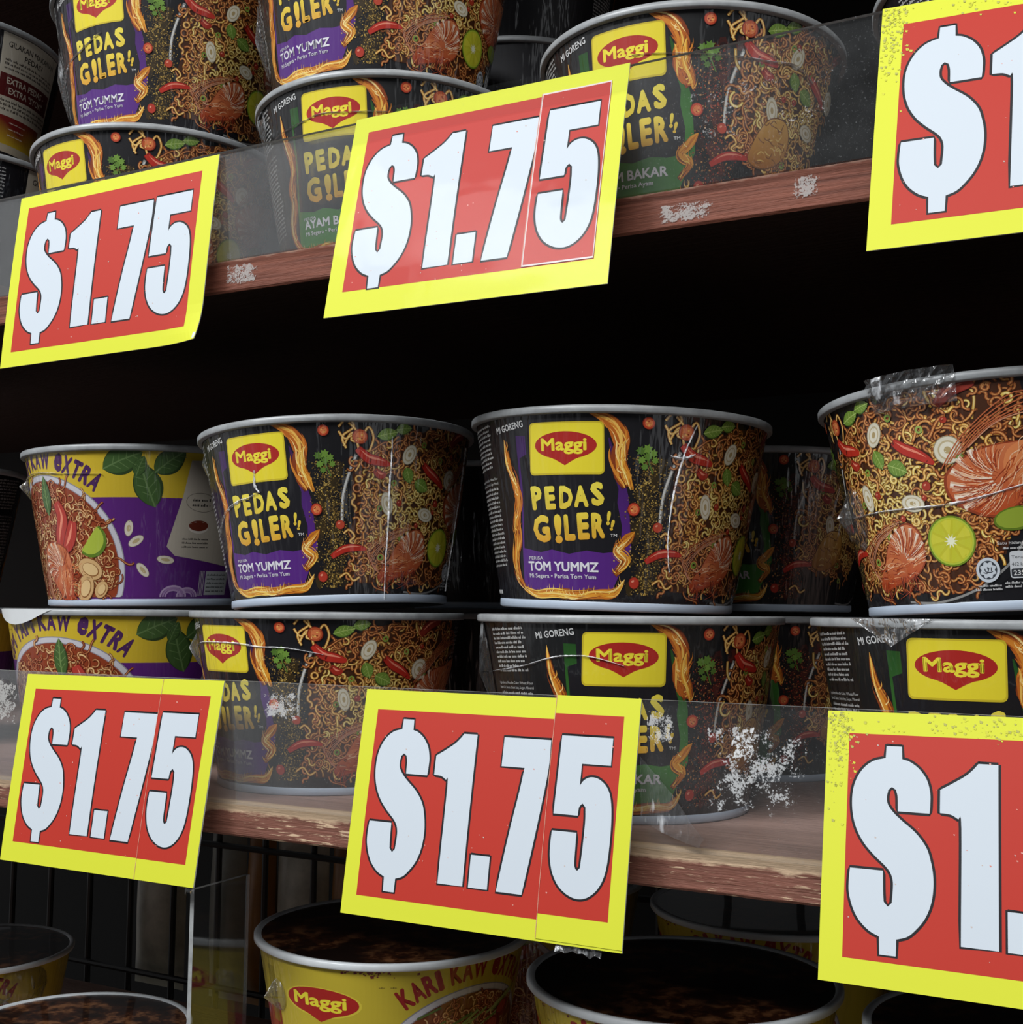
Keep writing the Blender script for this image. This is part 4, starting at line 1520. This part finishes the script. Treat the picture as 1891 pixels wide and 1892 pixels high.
# ------------------------------------------------------------------ price cards
GL = {
    '$': [(21.2, 12.1), (26.5, 12.1), (26.7, 16.5), (29.3, 17.3), (32.5, 19.6), (35.1, 23.2), (36.3, 27.6), (36.4, 31.7), (36.2, 34.8), (25.6, 34.8), (25.4, 29.8), (24.8, 27.4), (23.4, 26.5), (22.2, 27.6), (21.8, 30.0), (22.2, 32.7), (24.2, 35.4), (27.0, 37.9), (31.7, 41.7), (35.2, 46.2), (36.8, 50.8), (37.7, 56.1), (37.6, 61.5), (36.6, 66.3), (34.7, 70.5), (31.9, 74.1), (29.3, 76.4), (25.9, 77.6), (25.8, 83.1), (20.4, 83.1), (20.2, 77.3), (16.7, 75.7), (13.3, 72.6), (11.1, 68.8), (9.7, 64.1), (9.5, 60.0), (9.8, 55.4), (21.0, 55.4), (21.2, 61.7), (21.5, 65.7), (22.9, 67.2), (24.2, 65.8), (24.5, 60.7), (24.3, 58.0), (23.4, 55.7), (21.6, 53.6), (17.8, 50.3), (14.3, 46.5), (11.6, 41.8), (10.1, 36.4), (9.8, 30.1), (10.8, 25.1), (13.2, 20.7), (16.7, 17.7), (21.0, 16.4)],
    '1': [(52.0, 16.7), (58.4, 16.7), (58.4, 77.3), (46.6, 77.3), (46.6, 38.6), (45.5, 35.9), (43.1, 34.6), (39.6, 34.3), (39.6, 26.4), (43.4, 24.1), (47.9, 21.1), (50.4, 18.7)],
    '.': [(61.1, 64.6), (69.9, 64.6), (69.9, 77.4), (61.1, 77.4)],
    '7': [(71.2, 17.0), (92.6, 17.0), (92.6, 28.4), (91.0, 42.3), (88.6, 59.2), (85.6, 77.6), (74.0, 77.6), (77.6, 54.5), (80.4, 38.6), (81.8, 28.7), (71.2, 28.7)],
    '5': [(97.4, 14.8), (119.6, 14.8), (119.6, 25.4), (107.2, 25.4), (107.1, 33.9), (108.7, 31.7), (111.3, 30.4), (114.9, 30.8), (118.7, 33.7), (120.8, 38.6), (121.7, 46.7), (121.7, 56.0), (121.2, 63.4), (120.0, 68.5), (117.6, 72.7), (114.0, 75.6), (109.9, 76.5), (105.5, 75.4), (101.3, 72.4), (98.3, 67.7), (96.8, 62.2), (96.5, 57.2), (96.7, 51.9), (107.4, 51.9), (107.5, 62.4), (108.0, 65.2), (109.0, 66.1), (110.1, 64.9), (110.5, 57.1), (110.7, 47.6), (110.3, 42.0), (108.9, 40.6), (107.6, 42.2), (107.3, 45.4), (96.7, 45.4), (97.1, 30.2)],
}
YEL, RED, WHT, BLK = '#d9de36', '#bb3021', '#cdd6df', '#121117'


def card_art(chars, box, panel, dy=0.0, dx=0.0, five=(0, 0), red=RED, base=None, wear=0, smudge=False):
    A = Art()
    A.rect(*box, base or YEL, 0.05)
    if panel:
        A.rect(*panel, red, 0.09)
    for ch in chars:
        fx, fy = five if ch == '5' else (0, 0)
        g = [(x + dx + fx, y + dy + fy) for x, y in smooth_outline(GL[ch], 5)]
        A.stroke(g + [g[0], g[1]], 1.75, BLK, 0.13)
        A.poly(g, WHT, 0.17)
    if box[0] > 50:
        A.rect(box[0], box[1], box[0] + 0.22, box[3], '#dda08a', 0.22)
    rng = random.Random(wear)
    if smudge:
        for i in range(420):
            x, y = (rng.gauss(4, 3), abs(rng.gauss(4, 14))) if i % 2 else (rng.gauss(70, 26), rng.gauss(4, 2.2))
            if box[0] + .5 < x < box[2] - .5 and box[1] + .5 < y < 92:
                s_ = rng.uniform(0.1, 0.6)
                A.face([(x - s_, y - s_), (x + s_, y - s_ * .5), (x + s_ * .6, y + s_), (x - s_ * .8, y + s_ * .6)], [lin(rng.choice(('#d3d43f', '#c4c54a', '#b4b45a')))] * 4, 0.21)
    if wear:
        for i in range(36):
            x, y = rng.uniform(9, 120), rng.uniform(9, 84)
            if not (box[0] + 2 < x < box[2] - 2 and box[1] + 2 < y < box[3] - 2):
                continue
            s_ = rng.uniform(0.12, 0.35)
            A.face([(x - s_, y - s_), (x + s_, y - s_ * .5), (x + s_ * .6, y + s_), (x - s_ * .8, y + s_ * .6)], [lin(rng.choice(('#e2a79c', '#d98a7c', '#c9b8b0')))] * 4, 0.20)
    return A


def quad_at(Q, u, v, bow):
    """point on the card: u, v in 0..1 (right, down); bow in m pushes the middle out"""
    a = Q[0].lerp(Q[1], u)
    b = Q[3].lerp(Q[2], u)
    n = (Q[1] - Q[0]).cross(Q[3] - Q[0]).normalized()
    return a.lerp(b, v) + n * bow * 4 * v * (1 - v) * (0.6 + 0.4 * math.sin(PI * u)), n


def price_card(Q, label, sticker=None, stick_kind='strip', bow=-0.0008, red=RED, wear=1, curl=None, tape=False, pan=(8, 8, 122, 85.5), five=(0, 0), spy=(7.4, 84.4), smudge=False, ends=()):
    Q = [Vector(q) for q in Q]
    org = Q[0].copy()
    t = thing('price_card', label, 'price sign', org, 0, 'price cards on the shelf guards')
    eps = -0.001 * 0.001

    def lay(A, name, lift, box, thick):
        vs, fs, cs = [], [], []
        nrm = None

        def pt(u, v, w):
            p, n = quad_at(Q, u / 130.0, v / 94.0, bow)
            if curl:
                cu_, cv_, amt = curl
                dd = max(0.0, 1 - math.hypot(u / 130 - cu_, v / 94 - cv_) / 0.22)
                p = p + n * (-amt * dd * dd)
            return p - org - n * (w + lift) * 0.001
        # card body
        nx, ny = 52, 20
        for sd in (0, 1):
            for i in range(nx + 1):
                for k in range(ny + 1):
                    u = box[0] + (box[2] - box[0]) * i / nx
                    v = box[1] + (box[3] - box[1]) * k / ny
                    vs.append(pt(u, v, -0.05 - (thick if sd else 0)))
        q = (nx + 1) * (ny + 1)
        wc = lin('#d5d8da')
        for sd in (0, 1):
            for i in range(nx):
                for k in range(ny):
                    a = sd * q + i * (ny + 1) + k
                    f = (a, a + 1, a + ny + 2, a + ny + 1)
                    fs.append(f if sd == 0 else f[::-1])
                    cs.extend([wc] * 4)
        edge = [i * (ny + 1) for i in range(nx + 1)] + [nx * (ny + 1) + k for k in range(1, ny + 1)] + [i * (ny + 1) + ny for i in range(nx - 1, -1, -1)] + [k for k in range(ny - 1, 0, -1)]
        for i in range(len(edge)):
            a, b = edge[i], edge[(i + 1) % len(edge)]
            fs.append((a, b, b + q, a + q))
            cs.extend([wc] * 4)
        b = len(vs)
        # split the ink along v as well so that it follows the bow
        for u, v, w in A.v:
            vs.append(pt(u, v, w))
        fs += [tuple(b + i for i in f) for f in A.f]
        cs.extend(A.c)
        me = mesh(name, vs, fs, M_card)
        at = me.color_attributes.new('print', 'FLOAT_COLOR', 'CORNER')
        at.data.foreach_set('color', [x for c in cs for x in (c[0], c[1], c[2], 1.0)])
        return link_mesh(name, me, t)
    full = (0, 0, 130, 94)
    if sticker is None:
        lay(split_v(card_art('$1.75', full, pan, red=red, wear=wear, five=five, smudge=smudge)), 'card', 0.0, full, 0.35)
    else:
        lay(split_v(card_art('$1.7', full, pan, red=red, wear=wear)), 'card', 0.0, full, 0.35)
        x0, x1, y0, y1, dx, dy = sticker
        A = card_art('5', (x0, y0, x1, y1), (x0, spy[0], min(x1, 123.4), spy[1]) if stick_kind == 'strip' else (x0 + 0.7, y0 + 0.7, x1 - 0.3, y1 - 0.7),
                     dy, dx, red=red, base=YEL if stick_kind == 'strip' else '#e4d6d6', wear=wear + 3)
        lay(split_v(A), 'number_sticker', 0.35, (x0, y0, x1, y1), 0.2)
    for u0, u1 in ends:
        r2 = random.Random(int(u0 * 100))
        vs, fs = [], []
        for i in range(9):
            for k in range(3):
                p, n = quad_at(Q, u0 + (u1 - u0) * i / 8, 0.985 + 0.022 * k, 0.0)
                vs.append(p - org + n * (0.0006 + r2.uniform(-0.0006, 0.0014)) + Vector((0, 0, r2.uniform(-0.0012, 0.0012))))
        for i in range(8):
            for k in range(2):
                a = i * 3 + k
                fs.append((a, a + 1, a + 4, a + 3))
        link_mesh('tape_end', mesh('tape_end', vs, fs, M_film_white), t)
    if tape:
        vs, fs = [], []
        for i in range(21):
            for k in range(3):
                p, n = quad_at(Q, -0.01 + 1.02 * i / 20, -0.03 + 0.17 * k / 2, bow)
                vs.append(p - org - n * 0.0008)
        for i in range(20):
            for k in range(2):
                a = i * 3 + k
                fs.append((a, a + 1, a + 4, a + 3))
        link_mesh('clear_tape', mesh('clear_tape', vs, fs, M_clean), t)
    return t


def split_v(A, slab=4.7):
    """cut faces along v so large ink areas follow a bowed card"""
    B = Art()
    for f, st in zip(A.f, offsets(A.f)):
        pts = [A.v[i] for i in f]
        cols = A.c[st:st + len(f)]
        v0, v1 = min(p[1] for p in pts), max(p[1] for p in pts)
        if v1 - v0 <= slab:
            B.face([(p[0], p[1]) for p in pts], cols, pts[0][2])
            continue
        for k in range(math.floor(v0 / slab), math.ceil(v1 / slab)):
            poly = [(p[0], p[1]) for p in pts]
            for lim, sg in ((k * slab, 1), ((k + 1) * slab, -1)):
                out = []
                for i in range(len(poly)):
                    p, q = poly[i], poly[(i + 1) % len(poly)]
                    dp, dq = sg * (p[1] - lim), sg * (q[1] - lim)
                    if dp >= 0:
                        out.append(p)
                    if dp * dq < 0:
                        tt = dp / (dp - dq)
                        out.append((p[0] + (q[0] - p[0]) * tt, p[1] + (q[1] - p[1]) * tt))
                poly = out
                if len(poly) < 3:
                    break
            if len(poly) >= 3:
                B.face(poly, [cols[0]] * len(poly), pts[0][2])
    return B


def offsets(fs):
    o, n = [], 0
    for f in fs:
        o.append(n)
        n += len(f)
    return o


price_card([(-0.2325, -0.0035, 0.3133), (-0.0917, -0.0034, 0.3147), (-0.0921, -0.0134, 0.2189), (-0.2315, -0.0136, 0.217)],
           'yellow and red price card reading $1.75 at the left end of the upper shelf', curl=(1, 1, 0.004), wear=2, pan=(6.6, 6.8, 120.8, 86), five=(-3, 1.4))
price_card([(-0.0089, -0.0035, 0.317), (0.1281, -0.0036, 0.3164), (0.1275, -0.0244, 0.2188), (-0.0099, -0.0243, 0.2192)],
           '$1.75 price card with a loose sticker over the 5, upper shelf', (92.6, 123.2, 6.6, 82.8, -0.2, 0.4), 'patch', red='#bb3228', wear=9, tape=True, pan=(7.8, 7.7, 123.4, 83.2))
price_card([(0.23, -0.0035, 0.3162), (0.3599, -0.0051, 0.3102), (0.3585, -0.0302, 0.2167), (0.2285, -0.03, 0.2172)],
           'large yellow and red price card cut by the right edge on the upper shelf', wear=4, smudge=True)
price_card([(-0.2123, -0.0035, 0.0551), (-0.0787, -0.0034, 0.0561), (-0.0824, -0.0166, -0.0381), (-0.212, -0.0166, -0.0383)],
           'yellow and red $1.75 price card at the left end of the middle shelf', (92.8, 130, 0.1, 94, -1.5, 1.4), wear=5, ends=((0.955, 0.995),), pan=(7.4, 7.5, 122.6, 84.3), spy=(7.4, 84.4))
price_card([(0.003, -0.0035, 0.0555), (0.1337, -0.0035, 0.0554), (0.1327, -0.0199, -0.0376), (0.0028, -0.02, -0.0381)],
           '$1.75 price card with a shifted last-digit strip, centre of the middle shelf', (93.2, 130, -1.2, 93.0, 0.0, 0.0), wear=6, ends=((0.78, 0.93),), pan=(7.2, 8.5, 122, 86), spy=(6.1, 83.6))
price_card([(0.2071, -0.0035, 0.0555), (0.3371, -0.0032, 0.0567), (0.3386, -0.0274, -0.0338), (0.2086, -0.0275, -0.0342)],
           'smudged yellow and red price card cut by the right edge on the middle shelf', wear=7, smudge=True)

# ------------------------------------------------------------------ the cups
rng = random.Random(77)
H = CUP_H
PITCH = 0.0917
GU, GM, GL_, GB = 'noodle cups on the upper shelf', 'noodle cups on the middle shelf', 'noodle cups on the lowest shelf', 'noodle cups in the dark back row'
# middle shelf, lower layer
D2 = cup('tomyam', -0.2327, 0.0894, 0, 4.7, 'yellow and purple cup with a lifted white lid flap, above the left price card', GM)
A2 = cup('tom', -0.0796, 0.0786, 0, -14.2, 'black and purple cup half behind the clear strip, between two price cards', GM)
B2 = cup('ayam', 0.0904, 0.0872, 0, 20.8, 'black and green cup in the lower layer above the centre price card', GM)
C2 = cup('ayam', 0.2516, 0.0876, 0, -3, 'black and green cup just above the smudged right-hand price card', GM)
# middle shelf, upper layer
Dc = cup('tomyam', -0.2254, 0.0935, PITCH, -18.9, 'yellow and purple cup showing half a soup bowl, top of the left stack', GM, (0.0056, 0.0194))
Ac = cup('tom', -0.0662, 0.0704, PITCH, -0.7, 'black and purple cup with a bright vertical film line, beside the yellow and purple cup', GM, (0.0503, -0.006))
Bc = cup('tom', 0.0814, 0.0911, PITCH, 2.5, 'black and purple cup with its yellow logo tile facing front, centre of photo', GM, (-0.0282, 0.0058))
Cc = cup('tom', 0.259, 0.0893, PITCH, -103, 'black cup turned to its noodle picture with a big cut lime, right edge', GM, (0.0446, -0.0084))
# left neighbours
Lc = cup('tom', -0.434, 0.085, PITCH, 163, 'dark cup cut by the left edge behind the yellow and purple cup, top layer', GM)
L2 = cup('tomyam', -0.434, 0.09, 0, -43, 'yellow and purple cup mostly out of frame at the left, middle shelf', GM)
# upper shelf, lower layer
E2 = cup('tom', -0.2066, 0.0734, Z_TOP, -6.3, 'black cup whose yellow tile shows just above the left card of the upper shelf', GU)
F2 = cup('ayam', -0.0462, 0.0807, Z_TOP, 8.4, 'black and green cup half hidden by the price card with the loose sticker', GU)
Gc = cup('ayam', 0.1198, 0.087, Z_TOP, -4, 'black and green cup behind the upper clear strip, right of the loose-sticker card', GU, (-0.0211, 0.0058))
G3 = cup('tom', 0.281, 0.088, Z_TOP, 10, 'cup almost hidden behind the cut-off price card, upper right corner', GU)
K2 = cup('tom', -0.4, 0.085, Z_TOP + 0.0265, -70, 'black cup with its noodle picture at the left edge behind the upper clear strip', GU)
ct = thing('carton', 'low plain carton under the leftmost cups of the upper shelf, behind the left price card', 'carton', (-0.40, 0.10, Z_TOP))
vs, fs = box_geo(-0.085, 0.085, -0.085, 0.085, 0.0, 0.0262)
link_mesh('tray', mesh('tray', vs, fs, simple('brown_card', '#5a4330', 0.8, 0.1, 40)), ct)
# upper shelf, upper layer
Ec = cup('tom', -0.203, 0.08, Z_TOP + PITCH, 3, 'black and purple cup cut by the top edge, left stack of the upper shelf', GU)
Fc = cup('tom', -0.0531, 0.078, Z_TOP + PITCH, -4, 'black and purple cup cut by the top edge, standing on the half hidden green cup', GU)
Kc = cup('tom', -0.413, 0.085, Z_TOP + 0.0265 + PITCH, -80, 'cup turned to its cream text panel with a maroon box, upper left edge', GU)
# back rows
for i, (k, x, y, z, r, lb) in enumerate((
        ('ayam', 0.1000, 0.2500, 0.0, 5, 'dim cup in the back row, lower layer between the two black and green cups'),
        ('ayam', 0.1000, 0.2520, PITCH, 0, 'dim green-panelled cup in the back row, seen between the centre and right cups'),
        ('ayam', -0.0700, 0.2500, 0.0, 110, 'dim back-row cup behind the lower layer, left of centre'),
        ('tom', -0.0700, 0.2500, PITCH, 100, 'dim back-row cup in the gap between the two black and purple cups'),
        ('tom', -0.0600, 0.2500, Z_TOP, 150, 'back-row cup at the foot of the dark stack on the upper shelf'),
        ('tom', -0.0600, 0.2500, Z_TOP + PITCH, 120, 'back-row cup in the gap between the stacks on the upper shelf'),
        ('tom', -0.0600, 0.2500, Z_TOP + 2 * PITCH, 140, 'topmost back-row cup in the gap at the top edge'))):
    cup(k, x, y, z, r, lb, GB)
# lowest shelf
P2 = cup('kari', -0.0519, 0.104, Z_LOW, 68, 'yellow curry cup carrying another, foot of the stack below the centre price card', GL_)
Q2 = cup('kari', 0.1134, 0.097, Z_LOW, 0, 'yellow curry cup carrying another, foot of the stack at the bottom centre', GL_)
Pc = cup('kari', -0.0519, 0.104, Z_LOW + PITCH, 68, 'yellow curry cup with its red logo and lit lid edge, below the centre price card', GL_)
Qc = cup('kari', 0.1134, 0.097, Z_LOW + PITCH, 0, 'yellow curry cup of which the dark lid shows, bottom centre right', GL_)
R2 = cup('kari', 0.27, 0.095, Z_LOW, 10, 'yellow curry cup carrying another under the right-hand price card', GL_)
Rc = cup('kari', 0.27, 0.095, Z_LOW + PITCH, 10, 'yellow curry cup with a dark lid under the right-hand price card', GL_)
Nc = cup('kari', -0.495, 0.2, Z_LOW, 40, 'yellow cup with a crumpled film top in the lower left corner', GL_)
Oc = cup('kari', -0.29, 0.108, Z_LOW, 0, 'cup whose dark lid shows at the bottom edge, left of the divider', GL_)
for x, lb in ((-0.050, 'dim back-row curry cup behind the lit-lid cup'), (0.110, 'dim back-row curry cup whose lid edge shows under the middle shelf'), (0.270, 'dim back-row curry cup behind the right-hand price card')):
    cup('kari', x, 0.2600, Z_LOW, 0, lb + ', lower layer', GL_)
    cup('kari', x, 0.2600, Z_LOW + PITCH, 0, lb, GL_)

# ------------------------------------------------------------------ loose film, creases and flaps on the front cups
seam(Ac, [(-38, 36), (-31.3, 42.0), (-23.9, 47.4), (-12.5, 51.3), (-6.0, 52.2), (1.8, 54.9)], 1.3, rng)
seam(Ac, [(1.0, 54), (-1.2, 58), (-0.4, 65.0)], 1.6, rng)
seam(Ac, [(58.9, 79), (59.1, 67.7), (58.9, 54.6), (59.1, 34.5), (58.7, 19.0), (59.0, 1.0)], 1.1, rng, name='film_glint')  # upright lamp reflection on the wrap, drawn as a whitish strip
seam(Ac, [(108, 80), (109, 60), (109, 40), (108, 6)], 0.45, rng, name='film_edge')
ear(Ac, -62, 78, 4.0, 7, 10, rng, 14)
seam(A2, [(-62, 68), (-29.5, 71.2), (-14.9, 73.4), (8.6, 73.6), (20.6, 72.1), (32.3, 71.8), (40.4, 70.6), (48.8, 68.8)], 0.9, rng)
ear(A2, -54, 69, 10.0, 14, 15, rng, 16)
seam(Bc, [(49.4, 82), (46.5, 73), (45.2, 67.8), (42.7, 51.4), (42.0, 32.3), (44, 18)], 1.0, rng)  # lamp streak along a film wrinkle, drawn in whitish colour
seam(Bc, [(40, 68), (45.4, 67.4), (50, 69.5)], 1.9, rng)
seam(B2, [(-79.3, 61.7), (-46.1, 65.8), (-29.9, 70.1), (-22.4, 71.6), (-11.8, 71.5), (-0.1, 68.0)], 0.8, rng)
ear(B2, -76, 62, 6.0, 26, 26, rng, 12, M_film)
seam(Cc, [(40, 40.6), (61.2, 41.0), (74.2, 40.9), (91.4, 40.8), (104.2, 42.8), (118, 46.6), (130, 49)], 1.1, rng)
ear(Cc, 46, 40.5, 9.0, 13, 14, rng, 16, M_film)
film_patch('loose_film', 70, 99, 78.5, 91.8, lambda t, s: 1.4 + 2.0 * s + 2.0 * math.sin(PI * t), 22, 8, rng, 0.9, M_film_white, Cc)
vs, fs = [], []
for i in range(13):
    for k in range(6):
        t, s_ = i / 12, k / 5
        dp = 10.5 * (1 - abs(2 * t - 1)) * s_
        vs.append(wrap(-33 + 28 * t, 89.2 - dp - 0.2 * s_, 2.6 + rng.uniform(-0.5, 0.5)))
for i in range(12):
    for k in range(5):
        q = i * 6 + k
        fs.append((q, q + 6, q + 7, q + 1))
link_mesh('loose_film', mesh('loose_film', vs, fs, M_film_white), C2)
seam(Dc, [(-41.5, 71.3), (-14.8, 74.1), (2.4, 75.4), (19.7, 73.8), (41.9, 73.0)], 0.5, rng)
ear(Dc, -27, 70, 6.0, 4, 8, rng, 12)
seam(Gc, [(2.3, 69.5), (26.6, 67.4), (52.5, 66.7), (66, 68), (78, 64)], 0.8, rng)
seam(F2, [(-40, 66), (-15.5, 68.9), (-6.0, 70.7), (10.4, 69.8), (24, 69.7)], 0.7, rng)
ear(F2, -52, 82, 2.5, 6, 14, rng, 16, M_film)
seam(Ec, [(-50, 34), (-38, 40), (-27.3, 45.6), (-11.5, 49.1), (2, 55)], 1.0, rng)
ear(Ec, -48, 44, 4.0, 20, 24, rng, 14, M_film)
ear(Fc, -50, 40, 5.0, 20, 22, rng, 14, M_film)
ear(Pc, -91, 66, 9.0, 8, 8, rng, 10)
ear(Nc, 40, 70, 10.0, 18, 22, rng, 40, M_film)

# white paper flap of the lid on the lower left yellow cup
vs, fs = [], []
for i in range(9):
    for k in range(5):
        t, s = i / 8, k / 4
        a = -42 + 47 * t
        drop = 8.6 * math.sin(PI * min(1, t * 1.05)) ** 0.8 * s
        vs.append(wrap(a, 88.8 - drop, 2.6 + 1.0 * s * math.sin(PI * t)))
for i in range(8):
    for k in range(4):
        q = i * 5 + k
        fs.append((q, q + 5, q + 6, q + 1))
link_mesh('lid_flap', mesh('lid_flap', vs, fs, M_foil, smooth=True), D2)
